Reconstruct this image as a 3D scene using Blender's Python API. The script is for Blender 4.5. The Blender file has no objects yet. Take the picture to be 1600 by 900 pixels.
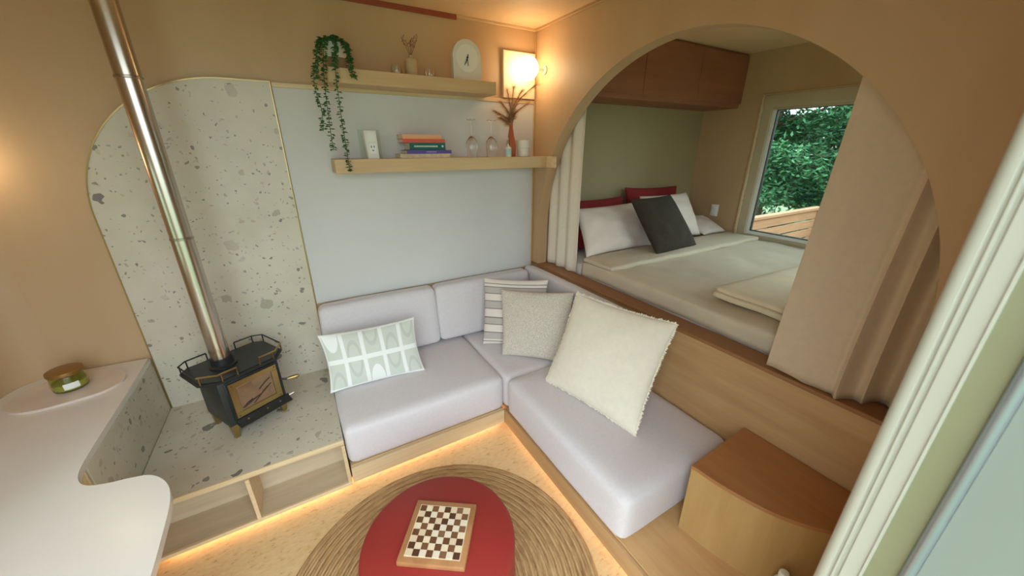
import bpy, bmesh, math, random
from mathutils import Vector, Matrix, noise
R = math.radians
random.seed(7)
SC = bpy.context.scene
COL = SC.collection

# ------------------------------------------------------------------ camera
cd = bpy.data.cameras.new('camera'); cam = bpy.data.objects.new('camera', cd); COL.objects.link(cam)
cam.location = (0, 0, 1.85)
cam.rotation_euler = (R(90 - 21.02), 0, R(-30.15))
cd.sensor_width = 36; cd.lens = 36 * 572 / 1600
cd.clip_start = 0.02; cd.clip_end = 200
cd.dof.use_dof = True; cd.dof.focus_distance = 2.1; cd.dof.aperture_fstop = 2.8
SC.camera = cam

# ------------------------------------------------------------------ world, exposure
W = bpy.data.worlds.new('overcast_sky'); SC.world = W; W.use_nodes = True
wb = W.node_tree.nodes['Background']
wb.inputs[0].default_value = (0.80, 0.93, 1.0, 1)
# standard overcast sky: three times brighter at the zenith than at the horizon
_t = W.node_tree; _g = _t.nodes.new('ShaderNodeTexCoord'); _s = _t.nodes.new('ShaderNodeSeparateXYZ'); _m = _t.nodes.new('ShaderNodeMapRange')
_t.links.new(_g.outputs['Generated'], _s.inputs[0]); _t.links.new(_s.outputs[2], _m.inputs[0])
_m.inputs[1].default_value = 0.0; _m.inputs[2].default_value = 1.0; _m.inputs[3].default_value = 0.65; _m.inputs[4].default_value = 1.95
_t.links.new(_m.outputs[0], wb.inputs[1])
SC.view_settings.view_transform = 'Standard'; SC.view_settings.look = 'None'
SC.view_settings.gamma = 1; SC.view_settings.use_curve_mapping = False
SC.view_settings.exposure = 2.25
SC.cycles.use_denoising = True
SC.cycles.sample_clamp_indirect = 6
SC.cycles.max_bounces = 10
SC.cycles.diffuse_bounces = 6
def portal(name, loc, rot, sx, sy):
    l = bpy.data.lights.new(name, 'AREA'); l.shape = 'RECTANGLE'; l.size = sx; l.size_y = sy
    l.cycles.is_portal = True
    o = bpy.data.objects.new(name, l); COL.objects.link(o); o.location = loc; o.rotation_euler = rot
portal('door_portal', (-0.28, -0.10, 1.27), (R(90), 0, 0), 2.04, 2.5)
portal('bedroom_side_portal', (2.85, -0.10, 1.65), (R(90), 0, 0), 1.3, 1.1)
portal('kitchen_window_portal', (-1.52, 1.5, 1.425), (0, R(-90), 0), 0.75, 0.70)
portal('bedroom_window_portal', (3.98, 1.35, 1.62), (0, R(90), 0), 1.35, 1.4)
LAMP_E, LED_E = 3.0, 1.9

# ------------------------------------------------------------------ key dimensions (metres)
YB, XR, YF, XF = 2.645, 1.739, 1.812, 0.992      # back wall, arched wall, hearth front, right bench front
ZC, ZH, ZL, ZP, ZS = 2.65, 0.36, 0.90, 0.155, 0.42
XL, XW = -1.40, 3.85

# ------------------------------------------------------------------ materials
def srgb(r, g, b):
    f = lambda c: (c / 255 / 12.92) if c / 255 <= 0.04045 else ((c / 255 + 0.055) / 1.055) ** 2.4
    return (f(r), f(g), f(b), 1)
class NT:
    def __init__(s, name):
        s.m = bpy.data.materials.new(name); s.m.use_nodes = True
        s.t = s.m.node_tree; s.b = s.t.nodes['Principled BSDF']
    def n(s, typ, **kw):
        x = s.t.nodes.new(typ)
        for k, v in kw.items():
            if k.startswith('i_'):
                key = k[2:]; key = int(key) if key.isdigit() else key.replace('_', ' ')
                x.inputs[key].default_value = v
            else: setattr(x, k, v)
        return x
    def l(s, a, b): s.t.links.new(a, b)
    def math(s, op, a, b=None, c=None):
        x = s.n('ShaderNodeMath', operation=op)
        for i, v in enumerate((a, b, c)):
            if v is None: continue
            if isinstance(v, (int, float)): x.inputs[i].default_value = v
            else: s.l(v, x.inputs[i])
        return x.outputs[0]
    def mix(s, f, a, b, mode='MIX'):
        x = s.n('ShaderNodeMix', data_type='RGBA', blend_type=mode)
        for i, v in ((0, f), (6, a), (7, b)):
            if isinstance(v, (int, float, tuple)): x.inputs[i].default_value = v
            else: s.l(v, x.inputs[i])
        return x.outputs[2]
    def ramp(s, fac, stops, interp='LINEAR'):
        x = s.n('ShaderNodeValToRGB'); x.color_ramp.interpolation = interp
        e = x.color_ramp.elements
        while len(e) < len(stops): e.new(0.5)
        for i, (p, c) in enumerate(stops): e[i].position = p; e[i].color = c
        s.l(fac, x.inputs[0]); return x.outputs[0]
    def coord(s, kind='Object', scale=(1, 1, 1)):
        tc = s.n('ShaderNodeTexCoord'); mp = s.n('ShaderNodeMapping'); mp.inputs['Scale'].default_value = scale
        s.l(tc.outputs[kind], mp.inputs[0]); return mp.outputs[0]
    def noise(s, vec, scale, detail=4, rough=0.55):
        x = s.n('ShaderNodeTexNoise'); x.inputs['Scale'].default_value = scale
        x.inputs['Detail'].default_value = detail; x.inputs['Roughness'].default_value = rough
        s.l(vec, x.inputs['Vector']); return x.outputs[0]
    def bump(s, h, strength=0.2, dist=0.01):
        x = s.n('ShaderNodeBump'); x.inputs['Strength'].default_value = strength; x.inputs['Distance'].default_value = dist
        s.l(h, x.inputs['Height']); s.l(x.outputs[0], s.b.inputs['Normal'])
    def fin(s, col=None, rough=0.5, metal=0, **kw):
        if col is not None:
            if isinstance(col, tuple): s.b.inputs['Base Color'].default_value = col
            else: s.l(col, s.b.inputs['Base Color'])
        s.b.inputs['Roughness'].default_value = rough; s.b.inputs['Metallic'].default_value = metal
        for k, v in kw.items(): s.b.inputs[k.replace('_', ' ')].default_value = v
        return s.m
M = {}
def plain(name, col, rough=0.5, metal=0, var=0.06, vscale=8, bump=0.0, bscale=80, **kw):
    t = NT(name); v = t.coord(); nz = t.noise(v, vscale)
    d = tuple(max(0, c * (1 - var)) for c in col[:3]) + (1,); u = tuple(min(1, c * (1 + var)) for c in col[:3]) + (1,)
    c = t.ramp(nz, [(0.3, d), (0.7, u)])
    if bump: t.bump(t.noise(v, bscale, 3), bump, 0.004)
    M[name] = t.fin(c, rough, metal, **kw); return M[name]
def wood(name, light, dark, grain=(1.2, 14, 14), rough=0.45, bump=0.03):
    t = NT(name); v = t.coord('Object', grain)
    n1 = t.noise(v, 1.6, 6, 0.6); n2 = t.noise(t.coord('Object', (1, 1, 1)), 1.3, 2)
    c = t.ramp(n1, [(0.3, dark), (0.65, light)])
    c = t.mix(0.25, c, t.ramp(n2, [(0.3, dark), (0.7, light)]))
    if bump: t.bump(n1, bump, 0.002)
    M[name] = t.fin(c, rough); return M[name]
LW, DW = srgb(198, 168, 131), srgb(185, 151, 112)
wood('ply_wall', LW, DW, (1.0, 1.0, 0.25), 0.5, 0.0)
wood('ply_x', srgb(212, 182, 138), srgb(194, 158, 112), (1.2, 12, 12))
wood('ply_y', srgb(196, 160, 115), srgb(176, 136, 92), (10, 1.0, 10))
wood('ply_edge', srgb(226, 204, 166), srgb(206, 178, 134), (1, 30, 30))
wood('cabinet_wood', srgb(158, 100, 74), srgb(138, 84, 60), (1, 10, 10))
wood('box_lid_wood', srgb(178, 126, 80), srgb(160, 106, 64), (10, 1.2, 10), 0.35)
wood('ledge_wood', srgb(156, 110, 70), srgb(138, 92, 56), (10, 1.2, 10), 0.45)
wood('box_wood', srgb(196, 160, 104), srgb(176, 138, 84), (8, 8, 1.0), 0.45)
wood('deck_wood', srgb(212, 172, 122), srgb(190, 146, 96), (10, 1.0, 10), 0.4)
wood('fence_wood', srgb(146, 113, 84), srgb(120, 90, 66), (1.0, 12, 20), 0.7)
wood('board_frame', srgb(178, 128, 84), srgb(148, 98, 60), (8, 8, 8), 0.4)
for i, c in enumerate([(112, 72, 46), (92, 58, 38), (140, 100, 70), (128, 86, 58)]):
    wood('square_dark_%d' % i, srgb(*c), srgb(*[k * 0.8 for k in c]), (40, 160, 20), 0.4, 0)
for i, c in enumerate([(232, 212, 180), (222, 198, 164), (228, 214, 190)]):
    wood('square_light_%d' % i, srgb(*c), srgb(*[k * 0.92 for k in c]), (40, 160, 20), 0.4, 0)
wood('ply_cubby', srgb(208, 190, 162), srgb(192, 170, 140), (1.2, 12, 12))
plain('ceiling_paint', srgb(222, 190, 146), 0.6, var=0.03)
plain('rust_trim', srgb(150, 72, 48), 0.5)
plain('wall_panel', srgb(206, 204, 201), 0.55, var=0.03, vscale=2)
plain('cream_wall', srgb(162, 144, 106), 0.6, var=0.03, vscale=2)
plain('white_top', srgb(222, 214, 206), 0.22, var=0.03, vscale=3)
plain('marble_tray', srgb(216, 198, 186), 0.3, var=0.06, vscale=6)
plain('frame_cream', srgb(194, 180, 150), 0.35, var=0.02)
plain('frame_white', srgb(232, 234, 226), 0.3, var=0.02)
plain('jamb_cream_shaded', srgb(128, 124, 94), 0.45, var=0.03)  # cream of the jamb rebate, with the recess shade put into the colour
plain('jamb_cream', srgb(178, 173, 158), 0.35, var=0.02)
plain('door_leaf', srgb(132, 136, 126), 0.35, var=0.03, vscale=2)
plain('aluminium', srgb(150, 154, 158), 0.28, 0.6, var=0.03)
plain('gasket', srgb(30, 34, 34), 0.6)
plain('fabric_grey', srgb(212, 205, 207), 0.9, var=0.03, vscale=60, bump=0.25, bscale=500, Sheen_Weight=0.2)
plain('piping_grey', srgb(160, 146, 148), 0.9)
plain('curtain', srgb(206, 186, 160), 0.9, var=0.03, vscale=40, bump=0.15, bscale=600)
plain('curtain_light', srgb(230, 219, 202), 0.9, var=0.03, vscale=40, bump=0.15, bscale=600)
plain('sheet_white', srgb(228, 220, 216), 0.9, var=0.03, bump=0.2, bscale=30)
plain('pillow_white', srgb(230, 216, 206), 0.9, var=0.03, bump=0.35, bscale=18)
plain('duvet', srgb(204, 190, 168), 0.9, var=0.03, bump=0.3, bscale=10)
plain('throw', srgb(222, 206, 178), 0.95, var=0.05, bump=0.5, bscale=60)
plain('pillow_red', srgb(140, 34, 36), 0.85, var=0.08)
plain('pillow_dark', srgb(56, 47, 35), 0.95, var=0.15, vscale=50, bump=0.6, bscale=220)
plain('cream_fabric', srgb(234, 226, 208), 0.95, var=0.03, vscale=30, bump=0.4, bscale=240)
plain('table_red', srgb(146, 42, 36), 0.5, var=0.05, vscale=6)
plain('stove_black', srgb(38, 42, 42), 0.42, var=0.1)
plain('stove_iron', srgb(26, 28, 28), 0.5, var=0.1)
plain('brass', srgb(170, 148, 98), 0.28, 0.9, var=0.06)
plain('brass_dark', srgb(140, 104, 66), 0.35, 0.9, var=0.06)
plain('steel', srgb(196, 186, 174), 0.24, 1.0, var=0.03, vscale=3)
plain('steel_joint', srgb(170, 156, 142), 0.3, 1.0)
plain('log', srgb(120, 104, 92), 0.9, var=0.3, vscale=30)
plain('firebrick', srgb(226, 198, 176), 0.9, var=0.12, vscale=20)
plain('ceramic_white', srgb(226, 222, 210), 0.4, var=0.02)
plain('clock_white', srgb(222, 216, 206), 0.45, var=0.02)
plain('clock_face', srgb(232, 230, 224), 0.4, var=0.01)
plain('black', srgb(22, 22, 22), 0.5)
plain('taupe_pot', srgb(150, 120, 92), 0.6)
plain('vase_beige', srgb(196, 166, 126), 0.6)
plain('twig', srgb(120, 74, 48), 0.8)
plain('plume', srgb(204, 160, 116), 0.95, var=0.15, vscale=60)
plain('terracotta', srgb(178, 88, 52), 0.45, var=0.05)
plain('wax', srgb(232, 228, 190), 0.5)
plain('vine_leaf', srgb(58, 104, 50), 0.5, var=0.3, vscale=60)
plain('vine_stem', srgb(70, 98, 54), 0.6)
plain('outlet_white', srgb(228, 222, 214), 0.35, var=0.01)
plain('paper', srgb(222, 212, 190), 0.8, var=0.05, vscale=200)
plain('book_peach', srgb(226, 164, 118), 0.6); plain('book_red', srgb(206, 88, 72), 0.6)
plain('book_teal', srgb(22, 96, 88), 0.55); plain('book_purple', srgb(92, 70, 150), 0.55)
plain('book_cream', srgb(206, 184, 152), 0.6, var=0.15, vscale=40)
plain('ink_pale', srgb(196, 212, 200), 0.6); plain('ink_lilac', srgb(180, 176, 220), 0.6)
plain('label_white', srgb(236, 236, 232), 0.5, var=0.01)
plain('label_teal', srgb(176, 206, 198), 0.5, var=0.05)
plain('lid_bronze', srgb(150, 112, 58), 0.35, 0.5)
plain('bark', srgb(96, 78, 62), 0.9, var=0.25, vscale=14)
plain('leaf_a', srgb(48, 96, 58), 0.95, var=0.25, vscale=1.5)
plain('leaf_b', srgb(38, 82, 52), 0.95, var=0.25, vscale=1.5)
plain('leaf_c', srgb(62, 106, 60), 0.95, var=0.25, vscale=1.5)
plain('ground_grass', srgb(92, 108, 74), 0.95, var=0.2, vscale=2)
plain('canvas', srgb(226, 204, 168), 0.7, var=0.03)
def emit(name, col, s):
    t = NT(name); t.b.inputs['Base Color'].default_value = col
    t.b.inputs['Emission Color'].default_value = col; t.b.inputs['Emission Strength'].default_value = s
    M[name] = t.m
emit('globe_glow', (1.0, 0.74, 0.44, 1), LAMP_E)
emit('globe_dim', (1.0, 0.74, 0.44, 1), LAMP_E * 0.6)
emit('led_glow', (1.0, 0.76, 0.46, 1), LED_E)
def glass(name, col=(1, 1, 1, 1), rough=0.0, ior=1.45):
    t = NT(name); t.fin(col, rough); t.b.inputs['Transmission Weight'].default_value = 1; t.b.inputs['IOR'].default_value = ior
    M[name] = t.m
glass('clear_glass'); glass('green_glass', srgb(226, 232, 160), 0.05); glass('smoke_glass', srgb(214, 200, 186), 0.02)
def pane_mat():
    t = NT('window_glass'); out = t.t.nodes['Material Output']
    tr = t.n('ShaderNodeBsdfTransparent'); gl = t.n('ShaderNodeBsdfGlossy'); gl.inputs['Roughness'].default_value = 0.02
    fr = t.n('ShaderNodeFresnel'); fr.inputs['IOR'].default_value = 1.35; mx = t.n('ShaderNodeMixShader')
    tr.inputs[0].default_value = (0.93, 0.98, 0.95, 1)
    t.l(fr.outputs[0], mx.inputs[0]); t.l(tr.outputs[0], mx.inputs[1]); t.l(gl.outputs[0], mx.inputs[2]); t.l(mx.outputs[0], out.inputs[0])
    M['window_glass'] = t.m
pane_mat()
def terrazzo():
    t = NT('terrazzo'); v = t.coord()
    wv = t.n('ShaderNodeTexNoise'); wv.inputs['Scale'].default_value = 18; t.l(v, wv.inputs['Vector'])
    add = t.n('ShaderNodeVectorMath', operation='MULTIPLY_ADD'); t.l(wv.outputs['Color'], add.inputs[0]); add.inputs[1].default_value = (0.06,) * 3; t.l(v, add.inputs[2])
    base = t.ramp(t.noise(v, 3.0, 4), [(0.3, srgb(194, 185, 165)), (0.7, srgb(210, 201, 184))])
    col = base
    big = t.noise(v, 2.2, 2)
    for sc, keep, size, cols in ((11, 0.75, 0.42, [(108, 104, 94), (168, 158, 138), (186, 176, 158)]), (22, 0.58, 0.42, [(122, 116, 104), (180, 164, 146), (190, 182, 168)]), (48, 0.62, 0.42, [(138, 128, 114), (186, 170, 150), (160, 156, 148)])):
        vo = t.n('ShaderNodeTexVoronoi'); vo.inputs['Scale'].default_value = sc; vo.inputs['Randomness'].default_value = 1
        t.l(add.outputs[0], vo.inputs['Vector'])
        sp = t.n('ShaderNodeSeparateColor'); t.l(vo.outputs['Color'], sp.inputs[0])
        thr = t.math('MULTIPLY', sp.outputs[1], size)
        m1 = t.math('LESS_THAN', vo.outputs['Distance'], thr)
        m2 = t.math('GREATER_THAN', t.math('ADD', sp.outputs[0], t.math('MULTIPLY', big, 0.3)), keep + 0.12)
        msk = t.math('MULTIPLY', m1, m2)
        cc = t.ramp(sp.outputs[2], [(0.0, srgb(*cols[0])), (0.35, srgb(*cols[1])), (0.75, srgb(*cols[2]))], 'CONSTANT')
        col = t.mix(t.math('MULTIPLY', msk, 0.9), col, cc)
    M['terrazzo'] = t.fin(col, 0.35)
terrazzo()
def floor_mat():
    t = NT('cork_floor'); v = t.coord('Object', (1, 2.2, 1))
    n1 = t.noise(v, 26, 6, 0.7); n2 = t.noise(v, 3, 3)
    c = t.ramp(n1, [(0.34, srgb(158, 112, 70)), (0.42, srgb(212, 178, 130)), (0.7, srgb(226, 200, 154))])
    c = t.mix(0.3, c, t.ramp(n2, [(0.3, srgb(206, 170, 120)), (0.7, srgb(232, 208, 164))]))
    M['cork_floor'] = t.fin(c, 0.4)
floor_mat()
def rug_mat():
    t = NT('jute'); v = t.coord()
    sp = t.n('ShaderNodeSeparateXYZ'); t.l(v, sp.inputs[0])
    ang = t.math('ARCTAN2', sp.outputs[1], sp.outputs[0])
    rad = t.math('SQRT', t.math('ADD', t.math('MULTIPLY', sp.outputs[0], sp.outputs[0]), t.math('MULTIPLY', sp.outputs[1], sp.outputs[1])))
    cb = t.n('ShaderNodeCombineXYZ'); t.l(t.math('MULTIPLY', rad, 60), cb.inputs[0]); t.l(t.math('MULTIPLY', ang, 4), cb.inputs[1])
    n = t.noise(cb.outputs[0], 1.6, 5, 0.7)
    n = t.math('ADD', t.math('MULTIPLY', n, 0.8), t.math('MULTIPLY', t.math('SINE', t.math('MULTIPLY', rad, 206.0)), 0.07)); n = t.math('ADD', n, 0.08)
    c = t.ramp(n, [(0.3, srgb(128, 92, 56)), (0.5, srgb(180, 144, 98)), (0.72, srgb(204, 172, 128))])
    t.bump(t.noise(v, 160, 3), 0.5, 0.004)
    M['jute'] = t.fin(c, 0.9)
rug_mat()
def fabric_pattern():
    # sage blocks with arches on white, by the pillow's own weave coordinates
    t = NT('leaf_block_fabric'); tc = t.n('ShaderNodeTexCoord'); sp = t.n('ShaderNodeSeparateXYZ'); t.l(tc.outputs['UV'], sp.inputs[0])
    u = t.math('MULTIPLY', sp.outputs[0], 5.0); w = t.math('MULTIPLY', sp.outputs[1], 2.0)
    fu = t.math('FRACT', u); fw = t.math('FRACT', w); cu = t.math('FLOOR', u); cw = t.math('FLOOR', w)
    cb = t.n('ShaderNodeCombineXYZ'); t.l(cu, cb.inputs[0]); t.l(cw, cb.inputs[1])
    wn = t.n('ShaderNodeTexWhiteNoise', noise_dimensions='2D'); t.l(cb.outputs[0], wn.inputs[0])
    par = t.math('MODULO', t.math('ADD', cu, cw), 2.0)
    # frame: sage inside the cell
    ina = t.math('MULTIPLY', t.math('GREATER_THAN', fu, 0.10), t.math('LESS_THAN', fu, 0.90))
    inb = t.math('MULTIPLY', t.math('GREATER_THAN', fw, 0.08), t.math('LESS_THAN', fw, 0.92))
    cell = t.math('MULTIPLY', ina, inb)
    cy = t.math('ADD', t.math('MULTIPLY', par, 0.9), 0.05)
    dx = t.math('DIVIDE', t.math('SUBTRACT', fu, 0.5), 0.36); dy = t.math('DIVIDE', t.math('SUBTRACT', fw, cy), 0.62)
    el = t.math('LESS_THAN', t.math('ADD', t.math('MULTIPLY', dx, dx), t.math('MULTIPLY', dy, dy)), 1.0)
    dx2 = t.math('DIVIDE', t.math('SUBTRACT', fu, 0.5), 0.26); dy2 = t.math('DIVIDE', t.math('SUBTRACT', fw, cy), 0.46)
    el2 = t.math('LESS_THAN', t.math('ADD', t.math('MULTIPLY', dx2, dx2), t.math('MULTIPLY', dy2, dy2)), 1.0)
    arch = t.math('GREATER_THAN', wn.outputs[0], 0.5)
    a = t.math('SUBTRACT', 1.0, el)                       # block with a white half round
    b = t.math('SUBTRACT', 1.0, t.math('SUBTRACT', el, el2))   # block with a darker arch
    m = t.math('MULTIPLY', cell, t.math('ADD', t.math('MULTIPLY', arch, b), t.math('MULTIPLY', t.math('SUBTRACT', 1.0, arch), a)))
    c = t.mix(m, srgb(238, 240, 236), srgb(206, 210, 200))
    c = t.mix(t.math('MULTIPLY', t.math('MULTIPLY', t.math('MULTIPLY', cell, arch), t.math('SUBTRACT', el, el2)), 0.9), c, srgb(190, 192, 182))
    t.bump(t.noise(t.coord(), 400, 2), 0.2, 0.003)
    M['leaf_block_fabric'] = t.fin(c, 0.92)
    t = NT('striped_fabric'); tc = t.n('ShaderNodeTexCoord'); sp = t.n('ShaderNodeSeparateXYZ'); t.l(tc.outputs['UV'], sp.inputs[0])
    w_, g_, k_ = srgb(228, 218, 208), srgb(188, 180, 174), srgb(122, 114, 112)
    st = []; p = 0.0
    for wd, cc in ((.04, w_), (.012, k_), (.03, w_), (.10, g_), (.012, k_), (.11, w_), (.012, k_), (.09, g_), (.012, k_), (.12, w_), (.012, k_), (.10, g_), (.012, k_), (.10, w_), (.012, k_), (.09, g_), (.012, k_), (.04, w_), (.012, k_), (.2, w_)):
        st.append((min(p, 1.0), cc)); p += wd
    c = t.ramp(sp.outputs[1], st, 'CONSTANT'); t.bump(t.noise(t.coord(), 400, 2), 0.2, 0.003)
    M['striped_fabric'] = t.fin(c, 0.92)
    t = NT('boucle_fabric'); v = t.coord(); n = t.noise(v, 150, 4, 0.7)
    c = t.ramp(n, [(0.36, srgb(184, 174, 158)), (0.6, srgb(222, 213, 200))]); t.bump(n, 0.5, 0.006)
    M['boucle_fabric'] = t.fin(c, 0.95)
fabric_pattern()

# ------------------------------------------------------------------ mesh helpers
class MB:
    def __init__(s): s.bm = bmesh.new()
    def box(s, x0, x1, y0, y1, z0, z1, bev=0.0, seg=2):
        g = bmesh.new(); bmesh.ops.create_cube(g, size=1)
        for v in g.verts: v.co = Vector(((x0 + x1) / 2 + v.co.x * (x1 - x0), (y0 + y1) / 2 + v.co.y * (y1 - y0), (z0 + z1) / 2 + v.co.z * (z1 - z0)))
        if bev: bmesh.ops.bevel(g, geom=list(g.edges), offset=bev, segments=seg, affect='EDGES', profile=0.5)
        s._join(g); return s
    def _join(s, g, mx=None):
        vs = [s.bm.verts.new(mx @ v.co if mx else v.co) for v in g.verts]
        g.verts.index_update()
        for f in g.faces:
            try: s.bm.faces.new([vs[v.index] for v in f.verts])
            except ValueError: pass
        g.free()
    def lathe(s, prof, c=(0, 0, 0), seg=32, ax='z', mx=None):
        rings = []
        for r, h in prof:
            ring = []
            if r < 1e-6:
                ring = [s._v((0, 0, h), c, ax, mx)] * seg
            else:
                for i in range(seg):
                    a = 2 * math.pi * i / seg; ring.append(s._v((r * math.cos(a), r * math.sin(a), h), c, ax, mx))
            rings.append(ring)
        for a, b in zip(rings, rings[1:]):
            for i in range(seg):
                j = (i + 1) % seg; q = []
                for v in (a[i], a[j], b[j], b[i]):
                    if v not in q: q.append(v)
                if len(q) > 2:
                    try: s.bm.faces.new(q)
                    except ValueError: pass
        for ring, rev in ((rings[0], True), (rings[-1], False)):
            if len(set(ring)) > 2:
                try: s.bm.faces.new(ring[::-1] if rev else ring)
                except ValueError: pass
        return s
    def _v(s, p, c, ax, mx):
        x, y, z = p
        if ax == 'x': x, y, z = z, x, y
        elif ax == 'y': x, y, z = y, z, x
        co = Vector((x, y, z))
        if mx: co = mx @ co
        return s.bm.verts.new(co + Vector(c))
    def tube(s, pts, r, seg=8, cap=True):
        pts = [Vector(p) for p in pts]; rs = r if isinstance(r, (list, tuple)) else [r] * len(pts)
        rings = []; prev = None
        for i, p in enumerate(pts):
            d = (pts[min(i + 1, len(pts) - 1)] - pts[max(i - 1, 0)]).normalized()
            if prev is None:
                u = d.orthogonal().normalized()
            else:
                u = (prev - d * prev.dot(d)).normalized()
            prev = u; w = d.cross(u)
            rings.append([s.bm.verts.new(p + rs[i] * (math.cos(2 * math.pi * k / seg) * u + math.sin(2 * math.pi * k / seg) * w)) for k in range(seg)])
        for a, b in zip(rings, rings[1:]):
            for k in range(seg): s.bm.faces.new((a[k], a[(k + 1) % seg], b[(k + 1) % seg], b[k]))
        if cap: s.bm.faces.new(rings[0][::-1]); s.bm.faces.new(rings[-1])
        return s
    def prism(s, poly, a0, a1, ax='z'):
        def P(p, h):
            u, v = p
            return {'z': (u, v, h), 'x': (h, u, v), 'y': (u, h, v)}[ax]
        A = [s.bm.verts.new(P(p, a0)) for p in poly]; B = [s.bm.verts.new(P(p, a1)) for p in poly]; n = len(poly)
        s.bm.faces.new(A[::-1]); s.bm.faces.new(B)
        for i in range(n): s.bm.faces.new((A[i], A[(i + 1) % n], B[(i + 1) % n], B[i]))
        return s
    def sweep(s, path, prof):
        """prof: (out, up) pairs swept along a planar path of (point, out_vec, up_vec)"""
        rings = [[s.bm.verts.new(Vector(p) + Vector(o) * a + Vector(u) * b) for a, b in prof] for p, o, u in path]
        n = len(prof)
        for a, b in zip(rings, rings[1:]):
            for k in range(n): s.bm.faces.new((a[k], a[(k + 1) % n], b[(k + 1) % n], b[k]))
        s.bm.faces.new(rings[0][::-1]); s.bm.faces.new(rings[-1]); return s
    def cushion(s, x0, x1, y0, y1, z0, z1, r=0.04, puff=0.008, nz=0.003, n=14, seed=0):
        g = bmesh.new(); hx, hy, hz = (x1 - x0) / 2, (y1 - y0) / 2, (z1 - z0) / 2
        c = Vector(((x0 + x1) / 2, (y0 + y1) / 2, (z0 + z1) / 2))
        bmesh.ops.create_cube(g, size=2); bmesh.ops.subdivide_edges(g, edges=list(g.edges), cuts=n, use_grid_fill=True)
        H = (hx, hy, hz)
        for v in g.verts:
            q = []
            for k in range(3):
                a = v.co[k]; sg = 1 if a >= 0 else -1; a = abs(a)
                a = a + 0.25 * math.sin(math.pi * a) / math.pi * 1.6     # crowd rows towards the edges
                q.append(sg * min(a, 1.0) * H[k])
            p = Vector(q); inner = Vector([max(-(H[k] - r), min(H[k] - r, p[k])) for k in range(3)])
            d = p - inner
            if d.length > 1e-9: p = inner + d.normalized() * r if sum(abs(x) > 1e-9 for x in d) > 1 else p
            e = [max(0.0, 1 - (p[k] / H[k]) ** 2) for k in range(3)]
            for k in range(3):
                i, j = (k + 1) % 3, (k + 2) % 3
                if abs(p[k]) > H[k] - r: p[k] += math.copysign(puff * (e[i] * e[j]) ** 0.6, p[k])
            w = c + p
            p += Vector((noise.noise(w * 6 + Vector((seed, 0, 0))), noise.noise(w * 6 + Vector((0, seed, 9))), noise.noise(w * 6 + Vector((5, 0, seed))))) * nz
            v.co = c + p
        s._join(g); return s
    def mesh(s, name, smooth=True, angle=40):
        bmesh.ops.remove_doubles(s.bm, verts=s.bm.verts, dist=1e-6)
        bmesh.ops.recalc_face_normals(s.bm, faces=s.bm.faces)
        me = bpy.data.meshes.new(name); s.bm.to_mesh(me); s.bm.free()
        if smooth:
            me.polygons.foreach_set('use_smooth', [True] * len(me.polygons))
            try: me.set_sharp_from_angle(angle=R(angle))
            except Exception: pass
        return me
    def build(s, name, mat, parent=None, smooth=True, angle=40):
        return obj(name, s.mesh(name, smooth, angle), mat, parent)
def obj(name, me, mat, parent=None):
    o = bpy.data.objects.new(name, me); COL.objects.link(o)
    if mat is not None and not me.materials: me.materials.append(M[mat] if isinstance(mat, str) else mat)
    if parent is not None: o.parent = parent
    return o
def tag(o, label, cat, group=None):
    o['label'] = label; o['category'] = cat
    if group: o['group'] = group
    return o
def thing(name, label, cat, loc=(0, 0, 0), rz=0.0, group=None):
    o = bpy.data.objects.new(name, None); COL.objects.link(o); o.location = loc; o.rotation_euler = (0, 0, R(rz))
    o.empty_display_size = 0.05
    return tag(o, label, cat, group)
def struct(o, label=None):
    o['kind'] = 'structure'
    if label: o['label'] = label
    return o
def stuff(o): o['kind'] = 'stuff'; return o
def arc(cx, cy, r, a0, a1, n):
    return [(cx + r * math.cos(R(a0 + (a1 - a0) * i / n)), cy + r * math.sin(R(a0 + (a1 - a0) * i / n))) for i in range(n + 1)]
def smoothcurve(pts, n=8, closed=False):
    P = [Vector(p) for p in pts]; out = []; m = len(P)
    for i in range(m if closed else m - 1):
        g = (lambda k: P[k % m]) if closed else (lambda k: P[max(0, min(m - 1, k))])
        p0, p1, p2, p3 = g(i - 1), g(i), g(i + 1), g(i + 2)
        for k in range(n):
            t = k / n
            out.append(0.5 * ((2 * p1) + (p2 - p0) * t + (2 * p0 - 5 * p1 + 4 * p2 - p3) * t * t + (3 * p1 - p0 - 3 * p2 + p3) * t ** 3))
    if not closed: out.append(P[-1])
    return out

# ------------------------------------------------------------------ the room shell
struct(MB().box(-1.55, XW + 0.1, -0.05, YB + 0.1, -0.1, 0).build('floor', 'cork_floor', smooth=False), 'pale speckled cork floor')
struct(MB().box(-1.55, XW + 0.1, -0.05, YB + 0.1, ZC, ZC + 0.1).build('ceiling', 'ceiling_paint', smooth=False), 'pale wooden ceiling')
# back wall with the rounded inner corner at the kitchen end
wbk = MB().box(-1.55, XR + 0.09, YB, YB + 0.1, 0, ZC)
cr = 0.16
wcn = MB(); wcn.prism([(XL, YB)] + [(XL + cr + cr * math.cos(R(a)), YB - cr + cr * math.sin(R(a))) for a in range(180, 89, -10)], 0.72, ZC, 'z')
struct(wbk.build('wall_back', 'ply_wall'), 'pale plywood wall behind stove and shelves')
struct(wcn.build('wall_corner', 'ply_wall'), 'rounded plywood corner above the counter')
struct(MB().box(XR + 0.09, XW + 0.1, YB, YB + 0.1, 0, ZC).build('wall_bedroom_back', 'cream_wall', smooth=False), 'cream wall behind the bed pillows')
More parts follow.
